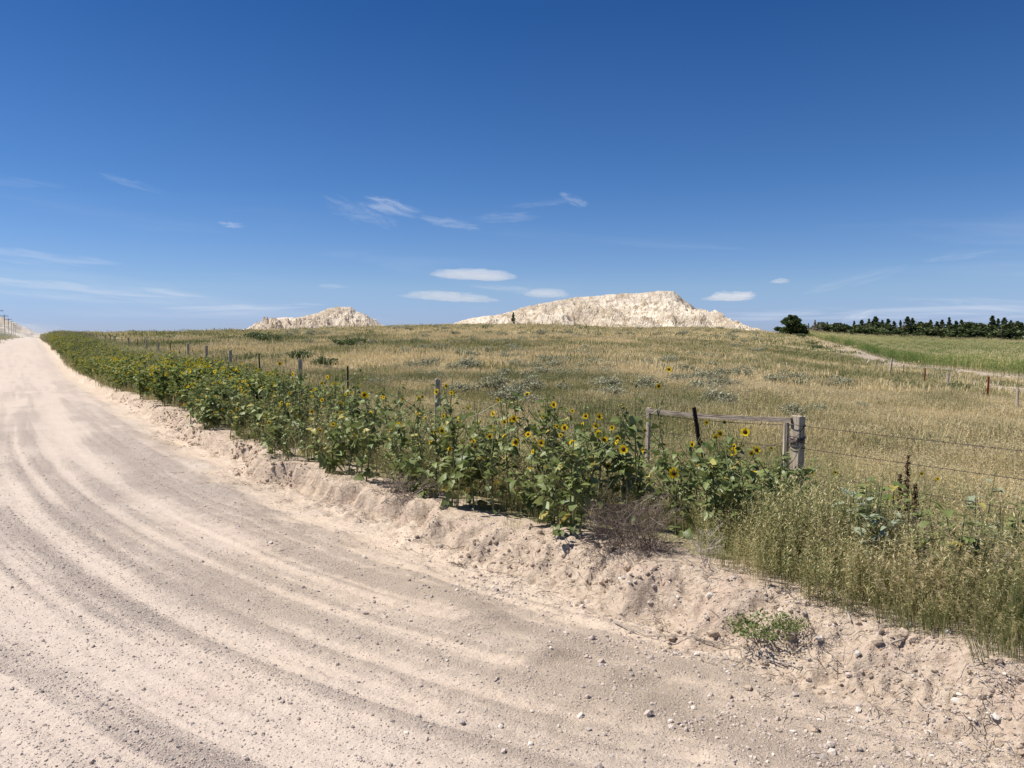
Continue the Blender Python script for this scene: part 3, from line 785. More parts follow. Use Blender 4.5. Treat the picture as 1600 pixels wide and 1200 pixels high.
def brome(seed, n, h, spread):
    R = random.Random(seed); mb = MB()
    for i in range(n):
        r = spread * math.sqrt(R.random()); a = R.uniform(0, 6.283); x, y = r * math.cos(a), r * math.sin(a)
        H = h * R.uniform(.55, 1.1); ln = R.uniform(.05, .45) * H; an = a + R.gauss(0, .9)
        blade(mb, x, y, H, .0035, ln, an, 3, val=R.random())
        if R.random() < .7:
            for k in range(7):
                t = 1 - k * .035; p = Vector((x + math.cos(an) * ln * t * t, y + math.sin(an) * ln * t * t, H * t * (1 - .1 * t)))
                a2 = an + R.gauss(0, .7); L = R.uniform(.015, .035)
                dv = Vector((math.cos(a2), math.sin(a2), -R.uniform(-.3, .9))).normalized(); sd = Vector((0, 0, .0035))
                mb.val = -.5 + R.random() * .5
                mb.add([p + sd, p - sd, p + dv * L], [(0, 1, 2)])
    return mb.mesh('brome_clump', [M['grass']])
brome_col = proto_col('brome', [brome(550 + i, 26, .37, .15) for i in range(5)])
n = 11000
dd = rng.uniform(3.4, 9.5, n); uu = rng.uniform(-4.5, 9.5, n); x, y = from_du(dd, uu)
e = dd - edge_rag(uu); a = x / np.maximum(y, .5)
wr = (y > 1.2) & (e > .04) & (a > .25) & (a < .95)
zone = sstep(.36, .46, a + (fbm(x * 1.2, y * 1.2, 3, 301) - .5) * .25)   # 0 = weeds, 1 = brome
k = wr & (rng.random(n) < (1 - zone) * np.where(e < .9, .85, np.where(e < 1.5, .3, .04)) + .08 * zone)
scatter('tall_weeds', np.stack([x[k], y[k], terrain(x[k], y[k]) - .02], -1), weed_col, 5, rng.uniform(.75, 1.2, k.sum()) * np.clip(.5 + e[k], .6, 1.05) * (.62 + .5 * sstep(.27, .38, a[k])), np.clip(rng.normal(.80, .12, k.sum()), 0, 1), .08,
        'feathery green weeds with tan stems on the verge below the corner post', 'weeds')
k = wr & (rng.random(n) < zone * np.where(e < 1.6, .7, .3) * (.35 + 1.3 * sstep(.35, .6, fbm(x * 1.3, y * 1.3, 3, 309))))
scatter('brome_grass', np.stack([x[k], y[k], terrain(x[k], y[k]) - .02], -1), brome_col, 5, rng.uniform(.8, 1.25, k.sum()) * np.clip(.6 + .8 * e[k], .6, 1.05) * np.where(e[k] > 1.6, .8, 1), np.clip(rng.normal(.64, .22, k.sum()) + 1.0 * (fbm(x[k] * .9, y[k] * .9, 3, 307) - .5) + .1, 0, 1), .12,
        'seeding brown and green brome grass at the right edge of the road', 'grass')
# sparse weeds mixed in among the sunflowers
n = 6500
uu = 5.5 + rng.random(n) ** 1.6 * 90; dd = edge_d(uu) + .15 + rng.uniform(0, 4.0, n); x, y = from_du(dd, uu)
k = (rng.random(n) < np.where(dd - edge_d(uu) < .6, .3, .8)); x, y, uu = x[k], y[k], uu[k]
scatter('tall_weeds', np.stack([x, y, terrain(x, y) - .02], -1), weed_col, 5, rng.uniform(.7, 1.6, len(x)) * np.where(to_du(x, y)[0] - edge_d(uu) < .8, .6, .95) * np.where(x / y > .15, .6, 1) * (1 + sstep(15, 50, uu) * .15), np.clip(rng.normal(.74, .13, len(x)), 0, 1), .1,
        'green weeds growing among the roadside sunflowers', 'weeds')

# loose gravel and pebbles
def pebble_mesh(seed, sub=1):
    import bmesh
    R = random.Random(seed); bm = bmesh.new(); bmesh.ops.create_icosphere(bm, subdivisions=sub, radius=1)
    sx, sy, sz = R.uniform(.7, 1.1), R.uniform(.6, .9), R.uniform(.4, .7)
    for v in bm.verts:
        k = R.uniform(.78, 1.15); v.co = Vector((v.co.x * sx * k, v.co.y * sy * k, v.co.z * sz * k))
    me = bpy.data.meshes.new('pebble'); bm.to_mesh(me); bm.free(); me.materials.append(M['pebble']); return me
peb = proto_col('pebbles', [pebble_mesh(600 + i) for i in range(7)])
def peb_pts(n, y0, y1):
    y = y0 * (y1 / y0) ** rng.random(n); x = rng.uniform(-.85, .85, n) * y; return x, y
n = 260000; x, y = peb_pts(n, 2.0, 13)
d, u = to_du(x, y); e = d - edge_rag(u); g = gravelness(d, u)
pr = np.where(e < -.9, .22 + .78 * g, .35)
pr = np.where((e > -2.4) & (e < -.7), pr * .45, pr)
pr = np.maximum(pr, .9 * np.exp(-((e + 1.25) / .22) ** 2) * (u > 5))
k = (rng.random(n) < pr) & (e < .02) & (d > LEFT_EDGE); x, y = x[k], y[k]
s = np.clip(rng.lognormal(math.log(.0040), .42, len(x)), .0022, .015)
scatter('gravel', np.stack([x, y, terrain(x, y) + s * .1], -1), peb, 7, s, np.zeros(len(x)), .5, 'fine loose gravel lying in bands along the road', 'gravel')
n = 26000; uu = rng.uniform(-3, 6.0, n); ee = -rng.uniform(-.05, 1.9, n) ; ee[rng.random(n) < .5] *= .6
dd = edge_rag(uu) + ee; x, y = from_du(dd, uu)
k = rng.random(n) < .04 + .9 * sstep(3.0, 1.2, uu) * sstep(-1.7, -.7, ee) * sstep(.35, .6, fbm(x * 3, y * 3, 3, 334)) + .5 * sstep(.5, .62, fbm(x * 2, y * 2, 3, 333)); x, y = x[k], y[k]
s = np.clip(rng.lognormal(math.log(.0062), .55, len(x)), .003, .028)
scatter('gravel', np.stack([x, y, terrain(x, y) + s * .15], -1), peb, 7, s, np.zeros(len(x)), .4, 'coarse pale pebbles heaped on the berm at the right of the road', 'gravel')
n = 700; x, y = peb_pts(n, 2.0, 14); d, u = to_du(x, y); e = d - edge_rag(u); k = (e < -.6) & (rng.random(n) < .2 + .8 * gravelness(d, u)); x, y = x[k], y[k]
s = rng.uniform(.008, .018, len(x))
scatter('gravel', np.stack([x, y, terrain(x, y) + s * .2], -1), peb, 7, s, np.zeros(len(x)), .4, 'scattered larger pebbles on the road surface', 'gravel')
# clods of dirt along the cut bank
clod_me = []
for i in range(4):
    c_ = pebble_mesh(650 + i, 2); c_.materials.clear(); c_.materials.append(M['bank']); clod_me.append(c_)
clods = proto_col('clods', clod_me)
n = 7000; uu = -3 + rng.random(n) ** 1.4 * 34; ww = .17 + .33 * (1 - sstep(3.5, 6.5, uu)); ee = rng.normal(-.3, .3, n) * ww * 1.6; k = (ee > -1.3) & (ee < .15); uu, ee = uu[k], ee[k]
dd = edge_rag(uu) + ee; x, y = from_du(dd, uu); k = fbm(x * 2.2, y * 2.2, 3, 343) > .47; x, y = x[k], y[k]; s = np.clip(rng.lognormal(math.log(.011), .55, len(x)), .005, .04)
scatter('dirt_clods', np.stack([x, y, terrain(x, y) + s * .1], -1), clods, 4, s, np.zeros(len(x)), .5, 'crumbled clods of pale dirt along the cut bank', 'dirt')

def litter_mesh(seed):
    R = random.Random(seed); mb = MB()
    for i in range(5):
        a_ = R.uniform(0, 6.283); L = R.uniform(.02, .09); c = Vector((R.gauss(0, .05), R.gauss(0, .05), .004)); dv = Vector((math.cos(a_), math.sin(a_), R.gauss(0, .15))) * L * .5
        mb.val = R.random(); mb.tube([c - dv, c + Vector((R.gauss(0, .004), R.gauss(0, .004), .006)), c + dv], [.0016, .0014, .0008], 3, False)
    return mb.mesh('litter', [M['twig']])
lit = proto_col('litter', [litter_mesh(680 + i) for i in range(5)])
n = 2600; uu = -2 + rng.random(n) ** 1.3 * 22; dd = edge_rag(uu) + rng.normal(-.15, .35, n); x, y = from_du(dd, uu)
k = fbm(x * 1.6, y * 1.6, 3, 341) > .46; x, y = x[k], y[k]
scatter('dry_litter', np.stack([x, y, terrain(x, y) + .002], -1), lit, 5, rng.uniform(.6, 1.4, len(x)), np.zeros(len(x)), .25, 'bits of dry straw and roots littering the cut bank', 'plant litter')

# ------------------------------------------------------------------ the roadside fence
def rough_post(r, h, seed, sides=10, lean=0):
    R = random.Random(seed); mb = MB(); rings = 9
    vs = []; fs = []
    ph = [R.uniform(.86, 1.1) for _ in range(sides)]
    for i in range(rings):
        z = -.35 + (h + .35) * i / (rings - 1)
        for k in range(sides):
            q = 2 * math.pi * k / sides; rr_ = r * ph[k] * (1 + R.gauss(0, .012)) * (1 - .05 * i / rings)
            vs.append((rr_ * math.cos(q), rr_ * math.sin(q), z + (R.gauss(0, .006) if i == rings - 1 else 0)))
    for i in range(rings - 1):
        for k in range(sides):
            k2 = (k + 1) % sides; fs.append((i * sides + k, i * sides + k2, (i + 1) * sides + k2, (i + 1) * sides + k))
    vs.append((0, 0, h - .006)); c = len(vs) - 1
    for k in range(sides): fs.append(((rings - 1) * sides + k, (rings - 1) * sides + (k + 1) % sides, c))
    mb.add(vs, fs); return mb.mesh('wooden_post', [M['wood']])
def t_post(h, mat, r=.021):
    mb = MB(); mb.box((0, 0, h / 2 - .15), (.044, .006, h + .3)); mb.box((0, .02, h / 2 - .15), (.006, .034, h + .3))
    z = .1
    while z < h - .03: mb.box((0, -.006, z), (.014, .007, .02)); z += .055
    return mb.mesh('steel_post', [mat])
zs_posts = [(1010, None)]
def fence_pos(z): x = -(755 / 1186.0) * z + 8.5; return x, z
fence = thing('barbed_wire_fence', 'barbed wire fence of weathered wooden and dark steel posts beside the sunflowers', 'fence', (0, 0, 0))
# post depth from the photo, top height from its top edge
FP = [(1248, 650, 'corner'), (1012, 637, 'wood'), (682, 592, 'wood'), (543, 572, 'steel'), (468, 561, 'wood'), (406, 552.5, 'steel'), (360, 547, 'wood'),
      (322, 540, 'wood'), (294, 536, 'wood'), (267, 535, 'steel'), (248, 534.5, 'wood'), (229, 530.5, 'wood'), (216, 529, 'steel'), (202, 527.5, 'wood'),
      (192, 526, 'steel'), (181, 524.5, 'wood'), (174, 524, 'steel'), (166, 523, 'wood'), (158.5, 522.3, 'steel'), (153, 521.6, 'wood'), (147, 521.2, 'steel'), (142, 520.6, 'wood'), (137, 520.2, 'steel')]
tops = []
for i, (px, py, kd) in enumerate(FP):
    z = 1186 * 8.5 / (px - 45.0); xx, yy = fence_pos(z)
    top = world_at(px, py, z).z; g0 = th(xx, yy)
    hgt = max(.7, top - g0)
    if kd == 'corner': me = rough_post(.078, hgt, 3, 14)
    elif kd == 'wood': me = rough_post(.036 if i == 1 else .066 if i < 4 else .075, hgt, 20 + i, 9)
    else: me = t_post(hgt, M['steel'])
    o = obj('wooden_post' if kd != 'steel' else 'steel_post', me, fence, (xx, yy, g0)); o.rotation_euler = (random.gauss(0, .02), random.gauss(0, .02), random.uniform(0, 3))
    if kd == 'corner':
        o['label'] = 'stout grey corner post wrapped in wire'; o.rotation_euler = (0, .01, 0)
    tops.append(Vector((xx, yy, g0 + hgt)))
# leaning dark steel post between the two braced posts
z = 7.95; b_ = base_at(1113, z); tp = world_at(1082, 637, z); me = t_post((tp - b_).length, M['steel'])
o = obj('steel_post', me, fence, b_); o.rotation_euler = ((tp - b_).to_track_quat('Z', 'Y')).to_euler(); o['label'] = 'dark steel post leaning over the board'
# brace board
def board(p, q, wd, ht, seed):
    R = random.Random(seed); v = q - p; L = v.length; n = 14; mb = MB(); vs = []; fs = []
    for i in range(n):
        t = i / (n - 1); sag = -.02 * math.sin(t * math.pi)
        for (a_, b2) in ((-1, -1), (1, -1), (1, .2), (1, 1), (-1, 1), (-1, -.1)):
            vs.append((t * L, a_ * wd / 2 + R.gauss(0, .0012), b2 * ht / 2 + sag + R.gauss(0, .0015)))
    for i in range(n - 1):
        for k in range(6):
            k2 = (k + 1) % 6; fs.append((i * 6 + k, (i + 1) * 6 + k, (i + 1) * 6 + k2, i * 6 + k2))
    fs.append((0, 1, 2, 3, 4, 5)); fs.append(tuple((n - 1) * 6 + k for k in (5, 4, 3, 2, 1, 0)))
    mb.add(vs, fs); me = mb.mesh('brace_board', [M['railwood']])
    o = bpy.data.objects.new('brace_board', me); link(o, fence); o.location = p
    o.rotation_euler = v.to_track_quat('X', 'Z').to_euler(); return o
board(tops[1] + Vector((-.02, -.05, -.035)), tops[0] + Vector((-.07, -.02, -.045)), .035, .055, 4)
# second short stub post behind the corner post
o = obj('wooden_post', rough_post(.035, tops[0].z - .08 - th(tops[0].x - .11, tops[0].y + .06), 77, 8), fence, (tops[0].x - .105, tops[0].y + .05, th(tops[0].x - .11, tops[0].y + .06)))
def wire_line(name, pts, parent, r=.0016, sag=.02, barb=True, seed=0, near_y=30, mat=None):
    R = random.Random(seed); mb = MB()
    for a_, b2 in zip(pts[:-1], pts[1:]):
        n = 10 if a_.y < near_y else 3; run = []
        for i in range(n + 1):
            t = i / n; p = a_.lerp(b2, t); p.z -= sag * 4 * t * (1 - t); run.append(p)
        mb.tube(run, r, 3, False)
        if barb and a_.y < 14:
            L = (b2 - a_).length; k = .06
            while k < L:
                p = a_.lerp(b2, k / L); t = k / L; p.z -= sag * 4 * t * (1 - t)
                for s_ in range(2):
                    dv = Vector((R.gauss(0, 1), R.gauss(0, 1), R.gauss(0, 1))).normalized() * .011
                    mb.tube([p - dv * 1.4, p + dv * 1.4], .002, 3, False)
                k += .11
    return obj(name, mb.mesh(name, [mat or M['wire']]), parent)
ext = []
for zz in (5.6, 2.9):    # the fence goes on to the right, past the frame
    xx, yy = fence_pos(zz); ext.append(Vector((xx, yy, th(xx, yy) + (tops[0].z - th(tops[0].x, tops[0].y)))))
o = obj('wooden_post', rough_post(.066, 1.15, 91, 9), fence, (ext[1].x, ext[1].y, ext[1].z - 1.15))
for w_, (dz) in enumerate((.10, .34, .60, .85)):
    r_ = .0036
    pts = [ext[1] - Vector((0, 0, dz))] + [t_ - Vector((0, 0, dz * (t_.z - th(t_.x, t_.y)) / 1.15)) for t_ in tops]
    wire_line('wire', pts, fence, r_, .025, True, w_)
# wire wraps on the corner post and the brace wire
mb = MB(); c0 = tops[0]
for k, dz in enumerate((.10, .23, .245, .26, .275, .29, .34, .60)):
    ring = [c0 + Vector((.088 * math.cos(q), .088 * math.sin(q), -dz + .012 * math.sin(q * 2 + k))) for q in np.linspace(0, 6.283, 17)]
    mb.tube(ring, .006 if .2 < dz < .3 else .004, 4, False)
    obj('wire_wrap', mb.mesh('wire_wrap', [M['wire']]), fence); mb = MB()
mb.tube([c0 + Vector((.07, -.06, -.09)), c0 + Vector((-.02, -.085, -.2)), c0 + Vector((-.085, -.03, -.27))], .0045, 4)
obj('wire_wrap', mb.mesh('wire_wrap', [M['wire']]), fence)
mb = MB(); low_ = tops[1] + Vector((0, -.03, -.95)); hi_ = c0 + Vector((-.06, -.05, -.26))
for s_ in (-1, 1):
    mb.tube([low_ + Vector((0, s_ * .02, 0)), low_.lerp(hi_, .5) + Vector((0, s_ * .006, -.01)), hi_], .0035, 4)
obj('brace_wire', mb.mesh('brace_wire', [M['wire']]), fence)

# ------------------------------------------------------------------ fence in front of the corn
rf = thing('barbed_wire_fence', 'old barbed wire fence with red and wooden posts in front of the cornfield', 'fence')
RP = [(1720, 612, 24, 'wood', 0), (1592, 617, 27.5, 'grey', 0), (1545, 588, 33, 'red', 0), (1482, 583, 43, 'wood', 0), (1446, 575, 48, 'red', 0), (1412, 574, 55, 'steel', 0), (1391, 560, 60, 'wood', .1),
      (1369, 565, 70, 'wood', 0), (1350, 563, 78, 'lean', .8), (1312, 552, 100, 'wood', 0), (1305, 551, 106, 'grey', 0), (1297, 549.5, 112, 'wood', 0), (1290, 546, 122, 'wood', 0), (1283, 543, 135, 'grey', 0), (1276, 540, 150, 'wood', 0), (1268, 536, 165, 'wood', 0), (1258, 531.5, 185, 'wood', 0), (1250, 528, 205, 'wood', 0)]
rt = []
for i, (px, py, z, kd, ln) in enumerate(RP):
    b_ = base_at(px, z); top = world_at(px, py, z).z; h = min(max(top - b_.z, .95), 1.9)
    if kd in ('wood', 'lean'): me = rough_post(.09 if z < 70 else .12, h, 120 + i, 8); nm = 'wooden_post'
    elif kd == 'grey': me = rough_post(.05 if z < 50 else .09, h, 150 + i, 7); nm = 'wooden_post'
    elif kd == 'red': me = t_post(h, M['red']); nm = 'steel_post'
    else: me = t_post(h, M['steel']); nm = 'steel_post'
    o = obj(nm, me, rf, b_); o.rotation_euler = (random.gauss(0, .03), ln, random.uniform(-.3, .3))
    if kd == 'red': o['label'] = 'red painted steel post'; o.scale = (1.8, 1.8, 1)
    if kd == 'lean': o['label'] = 'wooden post leaning far over'
    rt.append(b_ + Vector((0, 0, h)))
for k, dz in enumerate((.12, .45, .78)): wire_line('wire', [p - Vector((0, 0, dz)) for p in rt], rf, .004, .04, False, k, 60)

# ------------------------------------------------------------------ corn
def corn_piece(seed, n=7, length=3.0, h=1.95):
    R = random.Random(seed); mb = MB()
    for i in range(n):
        x = (i + R.uniform(.2, .8)) / n * length - length / 2; y = R.gauss(0, .04); H = h * R.uniform(.88, 1.08)
        mb.val = .35; blade(mb, x, y, H * .95, .05, .03, R.uniform(0, 6.28), 2)
        for k in range(9):
            z0 = H * (.15 + .08 * k); a_ = R.uniform(0, 6.28); L = R.uniform(.3, .5); w = .075
            dx, dy = math.cos(a_), math.sin(a_); sx, sy = -dy * w / 2, dx * w / 2; v = .55 + R.uniform(-.15, .3) + .10 * (k < 5)
            mb.val = v
            mb.add([(x, y, z0), (x + dx * L * .5 - sx, y + dy * L * .5 - sy, z0 + L * .42), (x + dx * L * .5 + sx, y + dy * L * .5 + sy, z0 + L * .42), (x + dx * L, y + dy * L, z0 + L * .12)], [(0, 1, 2), (1, 3, 2)])
        for k in range(4):       # tassel
            a_ = R.uniform(0, 6.28); L = R.uniform(.15, .28); mb.val = -.15 + R.uniform(-.2, .2)
            p = Vector((x, y, H * .95)); q = p + Vector((math.cos(a_) * L * .5, math.sin(a_) * L * .5, L)); s_ = Vector((-math.sin(a_), math.cos(a_), 0)) * .012
            mb.add([p, q + s_, q - s_], [(0, 1, 2)])
    return mb.mesh('corn_row', [M['corn']])
corn_col = proto_col('corn', [corn_piece(700 + i) for i in range(5)])
xs = np.arange(50, 330, .95); ys = np.arange(45, 262, 2.9)
X, Y = np.meshgrid(xs, ys); X = X + .12 * (Y - 45) ; X = X.ravel() + rng.normal(0, .05, X.size); Y = Y.ravel() + rng.normal(0, .2, Y.size)
k = (X > corn_edge(Y)) & (X < .84 * Y + 5) & (Y > 50); X, Y = X[k], Y[k]
Zc = terrain(X, Y); rot = np.stack([np.zeros(len(X)), np.zeros(len(X)), np.full(len(X), math.pi / 2 - .12) + math.pi * rng.integers(0, 2, len(X))], -1)
cs = rng.uniform(.82, 1.2, len(X)) * (.9 + .3 * fbm(X * .15, Y * .15, 3, 403)); tn = np.clip(.57 + .9 * (fbm(X * .03, Y * .03, 3, 401) - .5) + rng.normal(0, .15, len(X)), 0, 1)
scatter('corn_crop', np.stack([X, Y, Zc], -1), corn_col, 5, cs, tn, 0, 'tasselled green corn crop standing in front of the windbreak', 'corn', rot)
# scruffy brush in the strip before the corn
def shrub_mesh(seed, h, w, n, leaf, mats, twigs=26, val=(0, 1), up=.6):
    R = random.Random(seed); mb = MB(); mb.cur = 1; ends = []
    for i in range(twigs):
        a_ = R.uniform(0, 6.283); r = w * .5 * math.sqrt(R.random()) ; hh = h * R.uniform(.55, 1.0) * (1 - .3 * (r / w * 2) ** 2)
        mb.val = R.random(); e_ = Vector((math.cos(a_) * r, math.sin(a_) * r, hh)); mid = e_ * .5 + Vector((R.gauss(0, .04 * w), R.gauss(0, .04 * w), 0))
        mb.tube([Vector((math.cos(a_) * .03 * w, math.sin(a_) * .03 * w, -.03)), mid, e_], [.012 * h, .009 * h, .003 * h], 3, False); ends.append((mid, e_))
    mb.cur = 0
    for i in range(n):
        m_, e_ = R.choice(ends); t = R.random() ** .7; p = m_.lerp(e_, t) + Vector((R.gauss(0, .06 * w), R.gauss(0, .06 * w), R.gauss(0, .05 * h)))
        if p.z < .02: p.z = .02
        a_ = R.uniform(0, 6.283); dv = Vector((math.cos(a_), math.sin(a_), R.uniform(-.1, 1) * up * 2)).normalized(); L = leaf * R.uniform(.6, 1.4)
        sd = dv.cross(Vector((R.gauss(0, 1), R.gauss(0, 1), R.gauss(0, 1)))).normalized() * L * .22
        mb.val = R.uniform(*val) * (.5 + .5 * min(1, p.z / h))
        mb.add([p - dv * L * .5, p + sd, p + dv * L * .5, p - sd], [(0, 1, 2, 3)])
    return mb
sage_me = []
for i in range(6):
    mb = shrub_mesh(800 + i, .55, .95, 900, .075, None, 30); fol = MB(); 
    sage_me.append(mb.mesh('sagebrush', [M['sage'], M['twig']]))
def split_shrub(mb, mats):
    """foliage and twigs as two meshes"""
    out = []
    for c in (0, 1):
        sel = [f for f, m_ in zip(mb.f, mb.m) if m_ == c]; used = sorted({i for f in sel for i in f}); mp = {v: k for k, v in enumerate(used)}
        q = MB(); q.v = [mb.v[i] for i in used]; q.a = [mb.a[i] for i in used]; q.f = [tuple(mp[i] for i in f) for f in sel]; q.m = [0] * len(sel)
        out.append(q.mesh(('foliage', 'twigs')[c], [mats[c]]))
    return out
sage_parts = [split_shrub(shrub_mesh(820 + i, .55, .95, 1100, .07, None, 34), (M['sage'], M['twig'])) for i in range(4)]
# named ones (pixel of base, depth, size, label)
def sage_place(px, z, s, label, group=None, parts=True, i=0):
    b_ = base_at(px, z)
    if parts:
        t = thing('sagebrush', label, 'shrub', b_, random.uniform(0, 6), group); t.scale = (s, s, s * random.uniform(.8, 1.05))
        f_, w_ = sage_parts[i % 4]; obj('foliage', f_, t); obj('twigs', w_, t)
    else:
        t = obj('sagebrush', sage_me[i % 6], None, b_); t.rotation_euler = (0, 0, random.uniform(0, 6)); t.scale = (s, s, s * random.uniform(.75, 1))
        tag(t, label, 'shrub', group)
    return t
sage_place(1125, 28, 1.35, 'large silver sagebrush in the pasture above the brace board', None, True, 0)
sage_place(1110, 27, 1.0, 'low silver sagebrush touching the large one above the brace board', None, True, 1)
sage_place(1148, 29, .8, 'dark twiggy sagebrush right of the large silver one', None, True, 2)
sage_place(1062, 29, 1.1, 'grey sagebrush behind the tallest sunflower bloom', None, True, 3)
sage_place(1080, 31, .9, 'grey sagebrush between the tallest bloom and the large silver one', None, True, 0)
sage_place(1282, 22, .75, 'spiky grey sagebrush in straw grass above and right of the corner post', None, True, 1)
sage_place(1238, 20, .8, 'dark green grey sagebrush in straw grass above the corner post', None, True, 2)
sage_place(790, 45, 1.0, 'pale sagebrush in the middle pasture below the lone pine', None, True, 3)
sage_place(1345, 25, .7, 'small pale sagebrush left of the near red fence post', None, True, 2)
R = random.Random(55)
cnt = 0
while cnt < 285:
    z = 19 * (230 / 19) ** (R.random() ** .9); px = R.uniform(440, 1330)
    if px > 1230 - 0 and z > 45: continue
    x_ = (px - 800) / 1186 * z
    dns = float(fbm(np.array([x_ * .06]), np.array([z * .05]), 3, 411)[0])
    if dns < .44 + .08 * R.random() or (z < 34 and px > 1150) or (z < 30 and R.random() < .5): continue
    dd_, uu_ = to_du(x_, z)
    if dd_ < 10: continue
    s_ = R.uniform(.6, 1.35) * (1 + max(0, (z - 60)) / 130)
    near_ = z < 42
    zw = 'below the small butte' if px < 640 else 'between the two buttes' if px < 730 else 'below the left end of the long butte' if px < 880 else 'below the middle of the long butte' if px < 1010 else 'below the right end of the long butte' if px < 1170 else 'between the long butte and the corn'
    zw = ('grey sagebrush in the near pasture ' if near_ else 'small grey sagebrush in the far pasture ' if z > 95 else 'grey sagebrush in the middle pasture ') + zw
    sage_place(px, z, s_, zw, zw + ', scattered', False, cnt)
    cnt += 1
# green leafy brush patches in the pasture
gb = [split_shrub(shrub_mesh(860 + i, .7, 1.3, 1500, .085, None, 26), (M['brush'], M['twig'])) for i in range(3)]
for i, (px, z, s_, lb) in enumerate([(1495, 40, .9, 'dark green bush at the foot of the wooden post before the corn'), (1400, 44, .75, 'low green bush left of the red post before the corn'), (1425, 42, .6, 'small green bush between two posts before the corn'),
        (420, 75, 1.8, 'green brush clump on the rise below the small butte'), (400, 84, 1.6, 'dark green brush on the rise left of the small butte'), (540, 62, 1.5, 'green brush patch in the pasture below the small butte'), (562, 66, 1.2, 'upright green brush right of the patch below the small butte'),
        (470, 40, 1.1, 'green brush just behind the fence at left'), (505, 36, 1.0, 'leafy brush behind the steel post'), (760, 150, 1.6, 'dark low brush on the rise left of the lone pine'), (1250, 205, 2.2, 'green brush under the round tree'), (1268, 150, 1.7, 'green brush along the fence by the corn'), (1275, 120, 1.4, 'green brush at the bend of the corn fence'),
        (915, 190, 1.4, 'dark brush below the middle of the long butte'), (880, 170, 1.3, 'small dark brush below the left half of the long butte'), (272, 95, 1.1, 'dark bush on the skyline at left'), (230, 100, .9, 'small bush on the skyline behind the fence posts')]):
    b_ = base_at(px, z); t = thing('green_bush', lb, 'bush', b_, R.uniform(0, 6)); t.scale = (s_ * 1.2, s_, s_)
    obj('foliage', gb[i % 3][0], t); obj('twigs', gb[i % 3][1], t)

# ------------------------------------------------------------------ trees
def crown_mesh(seed, h, w, n, leaf, conifer=True, mat=None):
    R = random.Random(seed); mb = MB()
    if conifer:
        blobs = []
        lean_ = R.gauss(0, .25)
        for i in range(64):
            t = R.random() ** .8; rad = w * .5 * (1 - t) ** .85 * R.uniform(.35, 1.25) + .06; a_ = R.uniform(0, 6.283)
            blobs.append((Vector((math.cos(a_) * rad * .75, math.sin(a_) * rad * .75, h * (.06 + .94 * t))), w * (.14 * (1 - t) + .03) * R.uniform(.6, 1.3)))
    else:
        blobs = []
        for i in range(34):
            a_ = R.uniform(0, 6.283); t = R.random(); rad = w * .5 * math.sin(math.pi * min(1, .25 + t * .72)) * R.uniform(.3, 1.0)
            blobs.append((Vector((math.cos(a_) * rad, math.sin(a_) * rad, h * (.1 + .84 * t))), w * .15 * R.uniform(.7, 1.25)))
    for i in range(n):
        c, r = R.choice(blobs)
        v = Vector((R.gauss(0, 1), R.gauss(0, 1), R.gauss(0, 1))).normalized() * r * R.uniform(.5, 1.1); v.z *= .75
        p = c + v; dv = (v.normalized() + Vector((R.gauss(0, .5), R.gauss(0, .5), R.gauss(0, .5)))).normalized(); L = leaf * R.uniform(.6, 1.5)
        sd = dv.cross(Vector((R.gauss(0, 1), R.gauss(0, 1), R.gauss(0, 1)))).normalized() * L * (.16 if conifer else .33)
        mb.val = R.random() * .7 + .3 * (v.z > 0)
        mb.add([p - dv * L * .5, p + sd, p + dv * L * .5, p - sd], [(0, 1, 2, 3)])
    return mb.mesh('crown', [mat or M['pine']])
def trunk_mesh(seed, h, r, limbs=10, spread=.3, mat=None):
    R = random.Random(seed); mb = MB(); pts = [Vector((R.gauss(0, .02 * h), R.gauss(0, .02 * h), -.3 + (h * .95 + .3) * i / 6)) for i in range(7)]; pts[0].x = pts[0].y = 0
    mb.tube(pts, [r * (1 - .85 * i / 6) for i in range(7)], 7)
    for i in range(limbs):
        t = R.uniform(.15, .9); p = pts[0].lerp(pts[-1], t); a_ = R.uniform(0, 6.283); L = h * spread * (1.1 - t) * R.uniform(.6, 1.2)
        q = p + Vector((math.cos(a_) * L, math.sin(a_) * L, L * R.uniform(.15, .7))); mid = p.lerp(q, .5) + Vector((0, 0, -.05 * L))
        mb.tube([p, mid, q], [r * .3, r * .2, r * .06], 4)
        for k in range(2):
            q2 = mid.lerp(q, R.random()) + Vector((R.gauss(0, .3), R.gauss(0, .3), R.uniform(0, .35))) * L * .6
            mb.tube([mid, q2], [r * .12, r * .03], 3)
    return mb.mesh('trunk', [mat or M['bark']])
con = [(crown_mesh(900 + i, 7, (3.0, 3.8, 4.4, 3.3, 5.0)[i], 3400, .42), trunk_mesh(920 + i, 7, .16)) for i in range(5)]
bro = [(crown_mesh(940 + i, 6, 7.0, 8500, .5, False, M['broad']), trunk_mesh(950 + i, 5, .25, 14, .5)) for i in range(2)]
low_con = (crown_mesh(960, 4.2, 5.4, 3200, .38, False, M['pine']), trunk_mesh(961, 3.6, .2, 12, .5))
dead_crown = crown_mesh(980, 7, 4.2, 1500, .4, True, M['twig'])
dead = [trunk_mesh(970 + i, 7, .2, 24, .35, M['twig']) for i in range(2)]
def tree(name, label, px, z, ytop, me2, sw=1.0, h0=7.0, group=None):
    b_ = base_at(px, z); H = world_at(px, ytop, z).z - b_.z; s_ = H / h0
    t = thing(name, label, 'tree', b_, random.uniform(0, 6), group); t.scale = (s_ * sw, s_ * sw, s_)
    if me2[0] is not None: obj('crown', me2[0], t)
    obj('trunk', me2[1], t); return t
tree('round_tree', 'large round dark green tree at the left end of the windbreak', 1236, 238, 493, (bro[0][0], bro[0][1]), 1.3, 6.1)
